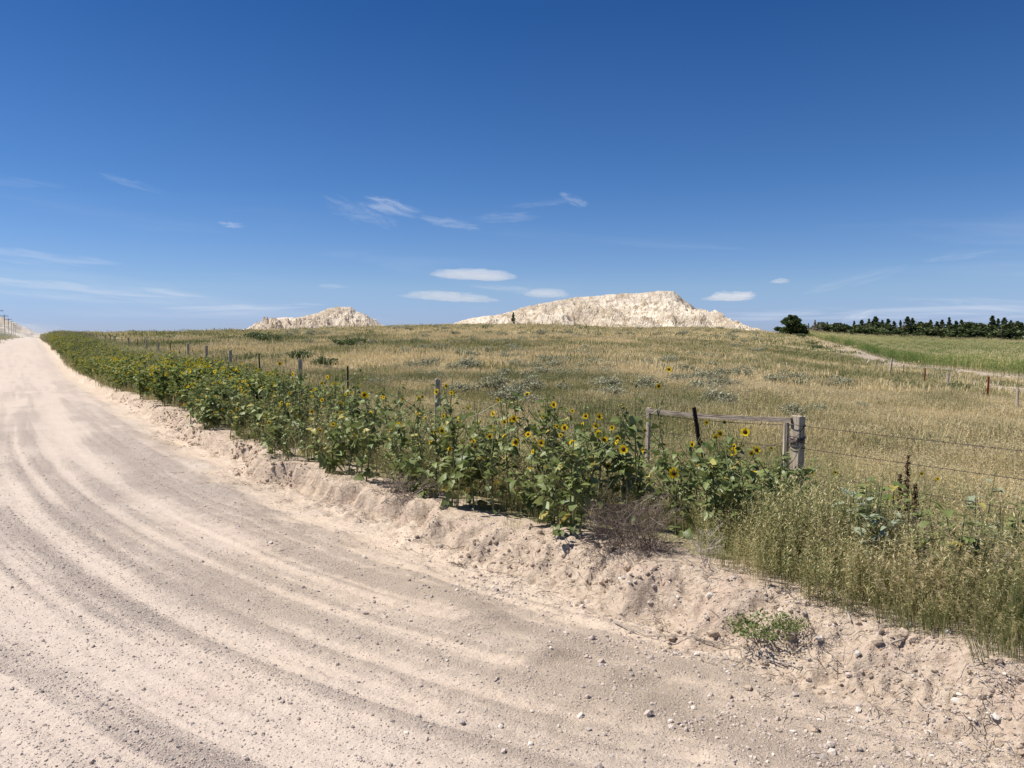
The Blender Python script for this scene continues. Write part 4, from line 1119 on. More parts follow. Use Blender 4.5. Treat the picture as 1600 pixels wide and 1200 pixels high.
tree('round_tree', 'lower leafy tree leaning on the right side of the large round tree', 1250, 236, 507, (bro[1][0], bro[1][1]), .95, 6.1)
for px, y_, sw, lb in ((1272, 500, .55, 'bare grey brown tree standing right of the large round tree'), (1262, 505, .5, 'thin bare tree close beside the large round tree'), (1282, 503, .5, 'second thin bare tree left of the first dark conifer')):
    tree('bare_tree', lb, px, 262, y_, (dead_crown, dead[px % 2]), sw * 1.5)
row = [(1291, 503), (1304, 509), (1318, 507), (1333, 501), (1345, 500), (1356, 498), (1366, 495), (1377, 500), (1386, 498), (1395, 502), (1405, 500), (1416, 495), (1424, 497), (1436, 503), (1452, 500), (1462, 502), (1470, 500), (1481, 496), (1492, 501), (1500, 500), (1511, 503), (1523, 505), (1532, 506), (1548, 493), (1557, 498), (1567, 496), (1577, 501), (1588, 502), (1597, 507), (1612, 501), (1630, 498), (1650, 500)]
for i, (px, y_) in enumerate(row):
    z = 283 + (i * 37 % 11) - 5
    if i in (1, 2, 13, 21, 22): me2, sw, h0, lk = low_con, .85, 4.3, 'low spreading dark juniper'
    else: me2, sw, h0, lk = con[i % 5], (1.0, 1.45, 1.2, .85, 1.35, 1.1, 1.6)[i % 7], 7.05, ('slender', 'pointed', 'broad', 'ragged', 'wide')[i % 5] + ' dark conifer'
    lb = '%s in the windbreak behind the corn' % lk
    g = 'conifers of the windbreak'
    pos = 'leftmost dark conifer of the windbreak, next to the bare trees' if i == 0 else None
    if i == 23: pos = 'tallest pointed conifer near the right edge of the frame'
    if i == 6: pos = 'tall conifer sticking out of the left third of the windbreak'
    if i == 17: pos = 'conifer with a raised tip in the middle of the windbreak'
    tree('conifer', pos or lb, px, z, y_, me2, sw, h0, None if pos else g + ', ' + lk)
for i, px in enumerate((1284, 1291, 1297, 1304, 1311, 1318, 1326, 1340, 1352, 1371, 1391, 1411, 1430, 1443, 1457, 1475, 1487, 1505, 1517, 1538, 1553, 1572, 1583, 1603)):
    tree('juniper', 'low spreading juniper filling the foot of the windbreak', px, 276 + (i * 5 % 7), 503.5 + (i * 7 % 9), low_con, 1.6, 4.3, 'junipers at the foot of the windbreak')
tree('bare_tree', 'pale dead tree with forked trunk near the right edge of the windbreak', 1563, 272, 507, (None, dead[0]), .8)
for px, y_ in ((1300, 506), (1352, 499), (1400, 503), (1410, 497), (1430, 496), (1443, 501), (1472, 504), (1512, 498), (1538, 504), (1582, 500), (1590, 503)):
    tree('bare_tree', 'grey dead tree standing between the conifers of the windbreak', px, 279, y_, (None, dead[1]), .7, 7, 'dead trees in the windbreak')
tree('pine_tree', 'lone small pine on the skyline before the long butte', 802, 292, 488, con[1], .95, 7.05)
# dark junipers clinging to the butte
# ------------------------------------------------------------------ utility poles on the left
mb = MB(); mb.tube([(0, 0, -.5), (0, 0, 9.6)], [.17, .12], 8); pole_me = mb.mesh('pole', [M['bark']])
mb = MB(); mb.box((0, 0, 9.1), (2.6, .13, .15)); arm_me = mb.mesh('crossarm', [M['bark']])
mb = MB(); mb.tube([(0, 0, 0), (0, 0, .1), (0, 0, .2)], [.05, .07, .03], 6); ins_me = mb.mesh('insulator', [M['steel']])
pts_w = [[], []]
lbls = ['nearest utility pole at the left edge, its crossarm cut by the frame', 'utility pole with crossarm before the hazy ridge at far left', 'third utility pole along the left side of the road', 'fourth utility pole, fading into the dust', 'fifth utility pole, small and hazy', 'farthest utility pole near the road crest']
for i in range(6):
    z = 227 + 60 * i; x_ = -(755 / 1186.0) * z - 8.6 + .0; g0 = th(x_, z)
    target = world_at(0, 0, z); topz = CH + 8.0 * (1 if i < 2 else 1)
    t = thing('utility_pole', lbls[i], 'utility pole', (x_, z, topz - 9.6), -TH if False else TH)
    obj('pole', pole_me, t); obj('crossarm', arm_me, t)
    for dx in (-1.15, -.5, .5, 1.15): obj('insulator', ins_me, t, (dx, 0, 9.18))
    for k, dx in enumerate((-1.15, 1.15)):
        pts_w[k].append(Vector((x_ + dx * math.cos(TH), z + dx * math.sin(TH), topz - .2)))
for k in range(2):
    o = wire_line('power_line', pts_w[k], None, .012, .8, False, 5, 1); tag(o, ('left', 'right')[k] + ' hand overhead power line running along the utility poles', 'power line')

# ------------------------------------------------------------------ sunflowers
def leaf_mesh(seed, L=.12):
    R = random.Random(seed); W = L * R.uniform(.33, .42); curl = R.uniform(.1, .45); fold = R.uniform(.15, .45)
    prof = [(0, .0), (.06, .75), (.25, 1.0), (.5, .78), (.75, .42), (1, 0)]
    vs = []; fs = []
    for t, w in prof:
        z = -curl * L * t * t; x = L * (t - .04 * (w > .7))
        vs += [(x, w * W + (R.gauss(0, .003) if w else 0), z + fold * w * W), (x + (.0 if w else 0), 0, z), (x, -w * W - (R.gauss(0, .003) if w else 0), z + fold * w * W)]
    vs[0] = vs[1]; vs[2] = vs[1]
    mb = MB()
    V_ = [(0, 0, 0)]
    for t, w in prof[1:-1]:
        z = -curl * L * t * t; x = L * t - (L * .07 if w == .75 else 0)
        V_ += [(x, w * W * R.uniform(.92, 1.08), z + fold * w * W + R.gauss(0, .003)), (L * t, 0, z), (x, -w * W * R.uniform(.92, 1.08), z + fold * w * W + R.gauss(0, .003))]
    V_.append((L, 0, -curl * L)); n = len(V_) - 1
    F_ = [(0, 2, 1), (0, 3, 2)]
    for k in range(3):
        a_ = 1 + 3 * k; F_ += [(a_, a_ + 1, a_ + 4, a_ + 3), (a_ + 1, a_ + 2, a_ + 5, a_ + 4)]
    F_ += [(n - 3, n - 2, n), (n - 2, n - 1, n)]
    mb.add(V_, F_)
    mb.tube([(-.035, 0, .01), (0, 0, 0)], [.0016, .0016], 3, False)
    return mb
leaf_me = [leaf_mesh(1000 + i).mesh('leaf', [M['sunleaf']], True) for i in range(7)]
def petals_mesh(seed, r=.036):
    R = random.Random(seed); mb = MB(); n = R.randint(15, 19)
    for i in range(n):
        a_ = 2 * math.pi * i / n + R.gauss(0, .06); L = r * R.uniform(.82, 1.1); w = r * .20; cup = R.uniform(-.1, .35); r0 = r * .33
        dx, dy = math.cos(a_), math.sin(a_); tx, ty = -dy * w, dx * w; mb.val = R.random()
        P = lambda t, s, z: (dx * (r0 + (L - r0) * t) + tx * s, dy * (r0 + (L - r0) * t) + ty * s, z)
        zz_ = (L - r0) * cup
        mb.add([P(0, -.5, 0), P(0, .5, 0), P(.5, 1, zz_ * .4), P(.5, -1, zz_ * .4), P(1, 0, zz_)], [(0, 1, 2, 3), (3, 2, 4)])
    return mb.mesh('petals', [M['petal']])
def disc_mesh(r=.0145):
    mb = MB(); vs = [(0, 0, .008)]; fs = []
    for q, z in ((.55, .007), (1, .002), (.9, -.006)):
        vs += [(r * q * math.cos(a_), r * q * math.sin(a_), z) for a_ in np.linspace(0, 2 * math.pi, 12, endpoint=False)]
    for k in range(12): fs.append((0, 1 + k, 1 + (k + 1) % 12))
    for g in range(2):
        for k in range(12): fs.append((1 + g * 12 + k, 13 + g * 12 + k, 13 + g * 12 + (k + 1) % 12, 1 + g * 12 + (k + 1) % 12))
    mb.add(vs, fs); return mb.mesh('seed_disc', [M['disc']], True)
def sepal_mesh(r=.02):
    mb = MB(); mb.val = .5
    for i in range(10):
        a_ = 2 * math.pi * i / 10; dx, dy = math.cos(a_), math.sin(a_)
        mb.add([(0, 0, -.014), (dx * r * .8 - dy * .006, dy * r * .8 + dx * .006, -.006), (dx * r * 1.3, dy * r * 1.3, .0), (dx * r * .8 + dy * .006, dy * r * .8 - dx * .006, -.006)], [(0, 1, 2, 3)])
    return mb.mesh('sepals', [M['sunfol']])
pet = [petals_mesh(1100 + i) for i in range(6)]; disc = disc_mesh(); sepal = sepal_mesh()
def zone_words(px, z):
    if z < 13:
        for lim, w in ((400, 'at its far left end'), (480, 'where the bank is lowest'), (560, 'left of the dry tumbleweed'), (690, 'around the dry tumbleweed'), (800, 'under the wooden post top'), (900, 'over the shadowed cut in the bank'), (1000, 'left of the leaning steel post'), (1110, 'below the brace board')):
            if px < lim: return w
        return 'beside the corner post'
    for lim, w in ((150, 'near the vanishing end of the road'), (250, 'left of the fence posts on the skyline'), (340, 'where the yellow blooms crowd thickest'), (430, 'in front of the third and fourth steel posts'), (520, 'in front of the post pair at mid left')):
        if px < lim: return w
    return 'right of the post pair at mid left'
def ridx(R): return R.randint(0, 6)
def dir_rot(v, roll=0): return (v.normalized().to_track_quat('Z', 'Y').to_matrix() @ Matrix.Rotation(roll, 3, 'Z'))
def add_head(t, loc, face, s, R, wilt=False):
    """one flower head (disc mesh with petals and sepals as its own pieces) on plant t"""
    h = obj('flower_head', disc, t); h.matrix_local = Matrix.LocRotScale(loc, dir_rot(face, R.uniform(0, 6)).to_quaternion(), (s, s, s))
    if not wilt: obj('petals', pet[R.randint(0, 5)], h)
    obj('sepals', sepal, h)
def sunflower(px, z, H, nleaf, heads, seed, label, group=None, hero=(), branchn=6, wide=.28, leaf_s=1.0, yellow=1, bare=0):
    """plant whose leaves and flower heads are separate parts. hero = list of (px, py, dz, size)"""
    R = random.Random(seed); b_ = base_at(px, z); t = thing('sunflower_plant', label, 'sunflower', b_, 0, group)
    mb = MB(); top = Vector((R.gauss(0, .06), R.gauss(0, .06), H)); mid = Vector((R.gauss(0, .03), R.gauss(0, .03), H * .5))
    stem = lambda q: (Vector((0, 0, -.03)).lerp(mid, q * 2) if q < .5 else mid.lerp(top, q * 2 - 1))
    mb.val = R.random(); mb.tube([stem(q) for q in (0, .25, .5, .75, 1)], [.009, .008, .0065, .005, .0035], 5)
    ends = [(stem(.35), top)]
    for k in range(branchn):
        q = R.uniform(.18, .85); p = stem(q); a_ = R.uniform(0, 6.283); L = wide * R.uniform(.6, 1.35) * (1.15 - .4 * q)
        e_ = p + Vector((math.cos(a_) * L, math.sin(a_) * L, min(H * .98 - p.z + .05, L * R.uniform(.5, 1.3))))
        m_ = p.lerp(e_, .5) + Vector((math.cos(a_), math.sin(a_), -.3)) * L * .12
        mb.tube([p, m_, e_], [.005, .004, .0025], 4); ends.append((p, e_))
    hp = []
    for (hx, hy, dz, s_) in hero:
        w_ = world_at(hx, hy, z + dz) - b_; q = min(.85, max(.3, (w_.z - .25) / H)); p = stem(q)
        m_ = p.lerp(w_, .55) + Vector((0, .02, -.06))
        bk = w_ + Vector((0, .018, -.006))
        mb.tube([p, m_, bk + Vector((0, .012, -.03)), bk], [.005, .0042, .003, .003], 4); ends.append((p, w_ - Vector((0, 0, .05)))); hp.append((w_, s_))
    obj('stem', mb.mesh('stem', [M['stem']]), t)
    for k in range(nleaf):
        p, e_ = R.choice(ends) if R.random() < .7 else (stem(.08), stem(.95)); q = R.random(); loc = p.lerp(e_, q)
        a_ = R.uniform(0, 6.283); droop = R.uniform(-.75, .45); dv = Vector((math.cos(a_), math.sin(a_), droop))
        s_ = leaf_s * R.uniform(.45, 1.15) * (1.15 - .45 * min(1, loc.z / H)) * .95
        rot = dv.to_track_quat('X', 'Z') @ Euler((R.gauss(0, .5), 0, 0)).to_quaternion()
        lf = obj('leaf', leaf_me[R.randint(0, 6)], t); lf.matrix_local = Matrix.LocRotScale(loc + dv.normalized() * .034 * s_, rot, (s_, s_, s_))
    for w_, s_ in hp:
        f_ = Vector((R.gauss(-.15, .25), -1, R.uniform(.05, .45)))
        add_head(t, w_, f_, s_, R)
    for k in range(heads):
        p, e_ = ends[1 + R.randint(0, max(0, branchn - 1))] if branchn else ends[0]
        loc = e_ + Vector((R.gauss(0, .02), R.gauss(0, .02), R.uniform(0, .04)))
        f_ = Vector((R.gauss(-.2, .6), R.uniform(-1.1, .4), R.uniform(.1, .9)))
        add_head(t, loc, f_, R.uniform(.6, .95), R, R.random() < .35)
    return t
HERO = [
 (1168, 7.1, .95, 62, 3, ((1164, 675, 0, 1.25), (1182, 703, -.2, 1.0), (1174, 708, -.1, .75)), 'sunflower plant just left of the corner post with a wide open bloom at its top'),
 (1128, 6.9, .85, 56, 2, ((1145, 706, -.1, 1.05), (1147, 697, .1, .7), (1125, 677, 0, .9), (1118, 683, .1, .75)), 'sunflower plant with a pair of blooms below the brace board'),
 (1195, 7.0, .7, 52, 1, ((1192, 775, -.35, .85), (1205, 700, .3, .5)), 'dark leafy sunflower plant at the foot of the corner post with one low bloom'),
 (1060, 6.7, .75, 46, 1, ((1053, 739, -.3, 1.3), (1088, 722, 0, .9), (1092, 714, .05, .8), (1104, 660, .25, .6)), 'sunflower plant bearing the brightest open bloom above the dead brush'),
 (1040, 8.0, 1.25, 30, 1, ((1045, 577, 0, .95), (1029, 603, 0, .95)), 'tallest sunflower plant whose bloom stands against the sagebrush'),
 (975, 6.9, .85, 54, 2, ((974, 702, -.2, 1.15), (965, 685, .1, .9), (956, 668, .1, .7)), 'sunflower plant with one round bloom left of the leaning steel post'),
 (935, 7.0, .95, 56, 2, ((935, 678, -.1, 1.0), (931, 665, 0, .85), (936, 651, .1, .9), (915, 650, .1, .8)), 'sunflower plant with a column of blooms in the middle of the thicket'),
 (893, 6.6, .85, 64, 2, ((882, 668, .1, .95), (870, 666, .2, .6), (922, 752, -.3, .7), (876, 680, 0, .6)), 'big leaved sunflower plant overhanging the cut bank'),
 (862, 7.3, .95, 44, 2, ((865, 632, 0, .9), (845, 692, -.2, .95), (849, 650, .1, .6)), 'sunflower plant with a high bloom reaching toward the wire'),
 (800, 7.5, .85, 54, 2, ((805, 691, -.2, 1.1), (803, 654, 0, 1.0), (797, 656, .1, .7), (788, 659, .1, .75)), 'sunflower plant with a cluster of blooms above the crumbling bank'),
 (768, 7.7, .75, 50, 2, ((765, 682, -.1, 1.0), (773, 668, 0, .95), (740, 690, .1, .8)), 'sunflower plant with two stacked blooms and heart shaped leaves'),
 (715, 8.2, .85, 44, 2, ((717, 654, 0, .85), (690, 673, -.2, 1.0), (693, 650, .1, .7)), 'greyish sunflower plant left of the stacked blooms'),
 (700, 9.2, 1.15, 32, 4, ((682, 612, 0, 1.1), (697, 603, .1, .8), (778, 625, 0, .7)), 'sunflower plant growing up beside a wooden post top'),
 (625, 9.2, .75, 54, 1, ((660, 620, .2, .6),), 'large grey green sunflower plant with few blooms above the dry tumbleweed'),
 (572, 9.8, .8, 50, 1, ((569, 617, 0, 1.25), (540, 616, .1, .6)), 'sunflower plant with one bright bloom left of the grey green one'),
 (532, 10.0, .6, 46, 1, ((533, 646, -.1, 1.0), (503, 625, .1, .9), (487, 643, -.1, .9)), 'low sunflower plant with three small blooms on the bank'),
 (457, 11.0, .6, 44, 1, ((462, 647, -.1, 1.1), (436, 636, 0, 1.0), (452, 614, .2, .8)), 'low sunflower plant with two blooms at the bank edge farther left'),
 (1268, 6.6, .5, 20, 0, ((1268, 737, 0, .85), (1305, 738, .1, .6)), 'sparse sunflower plant right of the corner post with a small bloom'),
 (1395, 6.2, .5, 24, 0, ((1394, 776, 0, .7), (1440, 740, .1, .5), (1465, 748, .1, .5)), 'stunted sunflower plant in the tall grass by the right hand seed stalk'),
]
for i, (px, z, H, nl, hd, hero, lb) in enumerate(HERO):
    if z < 9.9 and 'tallest' not in lb and px < 1260: z *= .90
    sunflower(px, z, H, nl, hd, 2000 + i, lb, None, hero, 6, .26, 1.0)
R = random.Random(91)
NEARG = 'sunflower plants filling the near roadside thicket'
k = 0
while k < 158:
    u_ = R.uniform(3.6, 15.5); d_ = float(edge_rag(np.array([u_]))[0]) + (R.uniform(.02, .5) if k % 3 == 0 and k < 138 else R.uniform(.12, 2.2)); x_, y_ = from_du(d_, u_)
    px = 800 + x_ / y_ * 1186
    if k >= 138 and not (1070 < px < 1250 and d_ - float(edge_d(np.array([u_]))[0]) > .6): continue
    if px > 1250 or (px > 1080 and d_ < 4.05): continue
    if 915 < px < 1070 and d_ - float(edge_d(np.array([u_]))[0]) < .55: continue
    H = R.uniform(.35, .75) if d_ - float(edge_d(np.array([u_]))[0]) < .5 else R.uniform(.6, 1.12) if d_ - float(edge_d(np.array([u_]))[0]) < 1.1 else R.uniform(.75, 1.18)
    if px > 1010: H = min(H, R.uniform(.6, .84))
    sunflower(px, y_, H, R.randint(34, 64), 0 if px > 1010 else R.randint(0, 2), 2200 + k, 'leafy sunflower filling the near thicket ' + zone_words(px, y_), NEARG + ' ' + zone_words(px, y_), (), 6, R.uniform(.18, .32), R.choice((.6, .75, .85, .95, 1.15)))
    k += 1

# middle and far plants: foliage joined, blooms as a second part
def foliage_plant(seed, H, wide, nl, leafL, nb, ln_=4):
    R = random.Random(seed); mb = MB(); fb = MB(); ends = []
    for k in range(7):
        a_ = R.uniform(0, 6.283); q = R.uniform(.1, .7); L = wide * R.uniform(.5, 1.2)
        p = Vector((0, 0, H * q)); e_ = p + Vector((math.cos(a_) * L, math.sin(a_) * L, L * R.uniform(.4, 1.2))); e_.z = min(e_.z, H); mb.val = .3
        mb.tube([p, e_], [.006, .003], 3, False); ends.append((p, e_))
    mb.tube([(0, 0, -.05), (0, 0, H)], [.009, .004], 3, False); ends.append((Vector((0, 0, .05)), Vector((0, 0, H))))
    for k in range(nl):
        p, e_ = R.choice(ends); loc = p.lerp(e_, R.random()); a_ = R.uniform(0, 6.283); dv = Vector((math.cos(a_), math.sin(a_), R.uniform(-.7, .4))).normalized(); L = leafL * R.uniform(.5, 1.2)
        sd = dv.cross(Vector((R.gauss(0, .35), R.gauss(0, .35), 1))).normalized() * L * .36; mb.val = R.random() * .95
        mb.add([loc, loc + dv * L * .3 + sd, loc + dv * L, loc + dv * L * .3 - sd], [(0, 1, 2), (0, 2, 3)])
    for k in range(nb):
        p, e_ = R.choice(ends); c = e_ + Vector((R.gauss(0, .05), R.gauss(0, .05), R.uniform(-.02, .08))); f_ = Vector((R.gauss(-.2, .5), -1, R.uniform(0, .8))).normalized()
        a_ = f_.orthogonal().normalized(); b2 = f_.cross(a_); r = R.uniform(.022, .04); fb.val = R.random(); fb.cur = 0
        ring = [c + (a_ * math.cos(q) + b2 * math.sin(q)) * r * (1 if i_ % 2 else .72) for i_, q in enumerate(np.linspace(0, 6.283, 16, endpoint=False))]
        fb.add([c] + ring, [(0, 1 + i_, 1 + (i_ + 1) % 16) for i_ in range(16)])
        fb.cur = 1; c2 = c + f_ * .004; ring = [c2 + (a_ * math.cos(q) + b2 * math.sin(q)) * r * .38 for q in np.linspace(0, 6.283, 7, endpoint=False)]
        fb.add([c2 + f_ * .004] + ring, [(0, 1 + i_, 1 + (i_ + 1) % 7) for i_ in range(7)])
    return mb.mesh('foliage', [M['sunfol']]), fb.mesh('blooms', [M['petal'], M['disc']])
midp = [foliage_plant(1300 + i, .85, .3, 170, .105, 5) for i in range(6)]
farp = [foliage_plant(1340 + i, .95, .4, 160, .12, 5) for i in range(6)]
MIDG = 'sunflower plants in the middle stretch of the roadside thicket'; FARG = 'sunflower plants along the far stretch of the road'
k = 0
while k < 122:
    u_ = 12.5 + (R.random() ** 1.25) * 40; d_ = float(edge_d(np.array([u_]))[0]) + R.uniform(.05, 2.6); x_, y_ = from_du(d_, u_)
    z_ = th(x_, y_); far_ = u_ > 30; pr_ = (farp if far_ else midp)[k % 6]
    zw = zone_words(800 + x_ / y_ * 1186, max(y_, 14))
    t = thing('sunflower_plant', ('small distant wild sunflower ' if far_ else 'wild sunflower on the green bank ') + zw, 'sunflower', (x_, y_, z_), R.uniform(-.5, .5), (FARG if far_ else MIDG) + ' ' + zw)
    s_ = R.uniform(.7, 1.15); t.scale = (s_ * 1.1, s_ * 1.1, s_ * (1.1 if d_ - 2.7 > 1.1 and not far_ else 1.0))
    obj('foliage', pr_[0], t); tag(obj('blooms', pr_[1], t), kind='stuff'); k += 1
joined = []
for i in range(6):
    a_, b2 = farp[i]
    mb = MB()
    for me, off in ((a_, 0), (b2, 1)):
        o_ = len(mb.v); mb.v += [tuple(v.co) for v in me.vertices]; mb.a += [d_.value for d_ in me.attributes['bl'].data]
        for p in me.polygons: mb.f.append(tuple(i_ + o_ for i_ in p.vertices)); mb.m.append(off + p.material_index)
    joined.append(mb.mesh('sunflower_mass', [M['sunfol'], M['petal'], M['disc']]))
sf_col = proto_col('sunflower_mass', joined)
n = 1350; uu = 14 + rng.random(n) ** 1.2 * 190; dd = edge_d(uu) + .1 + rng.uniform(0, 1, n) ** 1.2 * 2.9; x, y = from_du(dd, uu)
s = rng.uniform(.65, 1.0, n) * (1 + sstep(40, 120, uu) * .25)
scatter('sunflower_thicket', np.stack([x, y, terrain(x, y)], -1), sf_col, 6, s, np.full(n, .5), .08, 'mass of wild sunflowers lining the road to the far crest', 'sunflowers', np.stack([rng.normal(0, .08, n), rng.normal(0, .08, n), rng.normal(0, .5, n)], -1))

def ground_hit(px, py):
    d_ = pix_dir(px, py); ts = np.arange(1.5, 16, .01)
    hz = terrain(d_.x * ts, d_.y * ts); below = np.nonzero(CH + d_.z * ts <= hz)[0]
    i_ = below[0] if len(below) else len(ts) - 1
    return Vector((d_.x * ts[i_], d_.y * ts[i_], hz[i_]))
# ------------------------------------------------------------------ dead brush, tumbleweeds, twigs
def bush_of_twigs(seed, w, h, n, r, val=(.0, .8), depth=2):
    R = random.Random(seed); mb = MB()
    def grow(p, d_, L, rr_, lev):
        m_ = p + d_ * L * .5 + Vector((R.gauss(0, 1), R.gauss(0, 1), R.gauss(0, 1))) * L * .10; q = p + d_ * L + Vector((R.gauss(0, 1), R.gauss(0, 1), R.gauss(0, 1))) * L * .12
        mb.val = R.uniform(*val); mb.tube([p, m_, q], [rr_, rr_ * .8, rr_ * .5], 3, False)
        if lev > 0:
            for k_ in range(R.randint(3, 5)):
                t_ = R.uniform(.25, 1); s = p.lerp(m_, t_ * 2) if t_ < .5 else m_.lerp(q, t_ * 2 - 1)
                nd = (d_ + Vector((R.gauss(0, .8), R.gauss(0, .8), R.gauss(0, .7)))).normalized(); grow(s, nd, L * R.uniform(.4, .65), rr_ * .6, lev - 1)
    for i in range(n):
        a_ = R.uniform(0, 6.283); el_ = R.uniform(.05, 1.35)
        d_ = Vector((math.cos(a_) * math.cos(el_) * w, math.sin(a_) * math.cos(el_) * w, math.sin(el_) * h)); L = d_.length * .6
        grow(Vector((R.gauss(0, .03), R.gauss(0, .03), .0)), d_.normalized(), L, r, depth)
    return mb.mesh('twigs', [M['twig']])
def column_z(px, e):
    zs_ = np.arange(2.5, 25, .02); xs_ = (px - 800) / 1186 * zs_; d_, u_ = to_du(xs_, zs_)
    return float(zs_[np.argmin(np.abs(d_ - edge_rag(u_) - e))])
def brush(px, z, w, h, n, r, label, seed, val=(0, .7), name='dead_brush', dz=0, cat_='dead brush'):
    b_ = base_at(px, z); o = obj(name, bush_of_twigs(seed, w, h, n, r, val), None, b_ + Vector((0, 0, dz))); tag(o, label, cat_); return o
brush(985, column_z(985, 0.12), .50, .68, 44, .0028, 'dense grey brown tangle of dead brush below the brightest sunflower', 31, (0, .65), dz=-.05)
brush(960, column_z(960, 0.0), .40, .50, 30, .0026, 'dead brush spilling over the bank left of the dense tangle', 32, (.1, .8), dz=-.06)
brush(1020, column_z(1020, 0.15), .40, .60, 28, .0026, 'dark dead brush right of the dense tangle', 33, (0, .5), dz=-.05)
brush(1105, column_z(1105, 0.05), .26, .34, 9, .0028, 'bleached leafless twigs in front of the green weeds', 34, (.7, 1.1), dz=-.02)
brush(640, column_z(640, 0.02), .42, .36, 16, .0034, 'grey dry tumbleweed lodged in the green bank', 35, (.2, .8))
brush(600, column_z(600, -0.02), .30, .22, 12, .003, 'brown dry tumbleweed on the bank edge, left of the grey one', 36, (.1, .7))
brush(715, column_z(715, -0.55), .17, .04, 12, .0018, 'flat mat of dry brown weeds lying in the ditch', 37, (.0, .5), dz=.0)
brush(565, column_z(565, -0.3), .16, .14, 10, .002, 'small clump of dry weeds at the foot of the bank', 38, (.2, .8))
brush(1275, ground_hit(1275, 985).y, .22, .2, 10, .0025, 'dry roots and straw hanging from the berm behind the low green weed', 39, (.2, .9))
brush(1305, 7.2, .22, .42, 9, .003, 'dry straw stalks right of the corner post', 40, (.5, 1.0), cat_='dry stalks')
mb0 = shrub_mesh(1500, .16, .42, 620, .022, None, 26, (.3, 1)); f_, w_ = split_shrub(mb0, (M['sunfol'], M['twig']))
b_ = ground_hit(1190, 1003); t = thing('low_weed', 'small feathery green weed growing at the foot of the gravel berm', 'weed', b_); obj('foliage', f_, t); obj('twigs', w_, t)
b_ = ground_hit(1230, 990); t = thing('low_weed', 'second tiny green weed against the dry roots on the berm', 'weed', b_, 1.3); t.scale = (.6, .6, .7); obj('foliage', f_, t); obj('twigs', w_, t)
# tall brown seed stalks (dock) and milkweed in the right hand grass
M['dock'] = mat_bl('brown_seeds', [(0, (.05, .03, .018)), (1, (.13, .085, .05))], .1, 0)
def dock(px, z, H, label, seed):
    R = random.Random(seed); b_ = base_at(px, z); t = thing('seed_stalk', label, 'dried plant', b_); mb = MB(); mb.val = .4
    mb.tube([(0, 0, -.03), (.01, 0, H * .5), (.0, .01, H)], [.006, .005, .003], 4); obj('stem', mb.mesh('stem', [M['twig']]), t)
    mb = MB()
    for i in range(420):
        q = R.uniform(.38, 1.0); blob = .5 + .5 * abs(math.sin(q * 26)); r = .045 * (1.15 - q) ** .4 * blob; a_ = R.uniform(0, 6.283)
        p = Vector((math.cos(a_) * r * R.random(), math.sin(a_) * r * R.random(), H * q)); mb.val = R.random(); s_ = R.uniform(.005, .010)
        v1 = Vector((R.gauss(0, 1), R.gauss(0, 1), R.gauss(0, 1))).normalized() * s_; v2 = v1.orthogonal().normalized() * s_
        mb.add([p - v1, p + v2, p + v1, p - v2], [(0, 1, 2, 3)])
    obj('seed_head', mb.mesh('seed_head', [M['dock']]), t)
dock(1424, 5.8, .9, 'tall brown dock seed stalk rising from the right hand grass', 61)
dock(1437, 5.4, .68, 'shorter leaning brown seed stalk in front of the tall one', 62)
dock(1412, 6.0, .78, 'thin brown seed stalk just behind the tall one', 63)
M['milk'] = mat_bl('pale_leaf', [(0, (.20, .25, .15)), (1, (.42, .46, .33))], .25, .03)
def leafy_weed(px, z, H, nl, s0, label, seed, mat):
    R = random.Random(seed); b_ = base_at(px, z); t = thing('broadleaf_weed', label, 'weed', b_, 0, label + ', several' if seed >= 400 else None); mb = MB(); mb.val = .5
    st = []
    for k_ in range(3):
        e_ = Vector((R.gauss(0, .06), R.gauss(0, .06), H * R.uniform(.75, 1))); mb.tube([Vector((0, 0, -.02)), e_ * .5, e_], [.005, .004, .003], 4); st.append(e_)
    obj('stem', mb.mesh('stem', [M['stem']]), t)
    ms = []
    for i in range(3):
        q = leaf_mesh(seed * 3 + i, .1); ms.append(q.mesh('leaf', [mat], True))
    for i in range(nl):
        e_ = R.choice(st); loc = e_ * R.uniform(.3, 1); a_ = R.uniform(0, 6.283); dv = Vector((math.cos(a_), math.sin(a_), R.uniform(-.2, .8)))
        s_ = s0 * R.uniform(.6, 1.2); lf = obj('leaf', ms[R.randint(0, 2)], t); lf.matrix_local = Matrix.LocRotScale(loc + dv.normalized() * .03, dv.to_track_quat('X', 'Z'), (s_, s_, s_))
leafy_weed(1538, 5.7, .85, 34, .85, 'pale silvery milkweed standing above the grass at right', 71, M['milk'])
leafy_weed(1395, 5.6, .72, 30, .75, 'dusty green broadleaf weed left of the brown seed stalks', 72, M['sunleaf'])
leafy_weed(1375, 5.5, .66, 24, .75, 'low broadleaf weed between the corner post and the seed stalks', 73, M['milk'])
leafy_weed(1400, 4.9, .5, 22, .8, 'green broadleaf weed half hidden in front of the seed stalks', 74, M['sunleaf'])
leafy_weed(1450, 5.6, .7, 18, .8, 'leafy weed right of the brown seed stalks', 75, M['sunleaf'])
leafy_weed(1590, 5.2, .6, 18, .8, 'pale weed at the right edge of the frame', 76, M['milk'])

R = random.Random(321); wk = 0
while wk < 16:
    px = R.uniform(1285, 1590); zmin = column_z(px, .25); z = zmin + R.uniform(.1, 1.6)
    zw = 'right of the corner post' if px < 1380 else 'around the brown seed stalks' if px < 1480 else 'near the right edge of the frame'
    leafy_weed(px, z, R.uniform(.42, .68), R.randint(18, 34), R.uniform(.55, .9), 'leafy green weed in the grass ' + zw, 400 + wk, M['sunleaf'] if wk % 4 else M['milk'])
    wk += 1
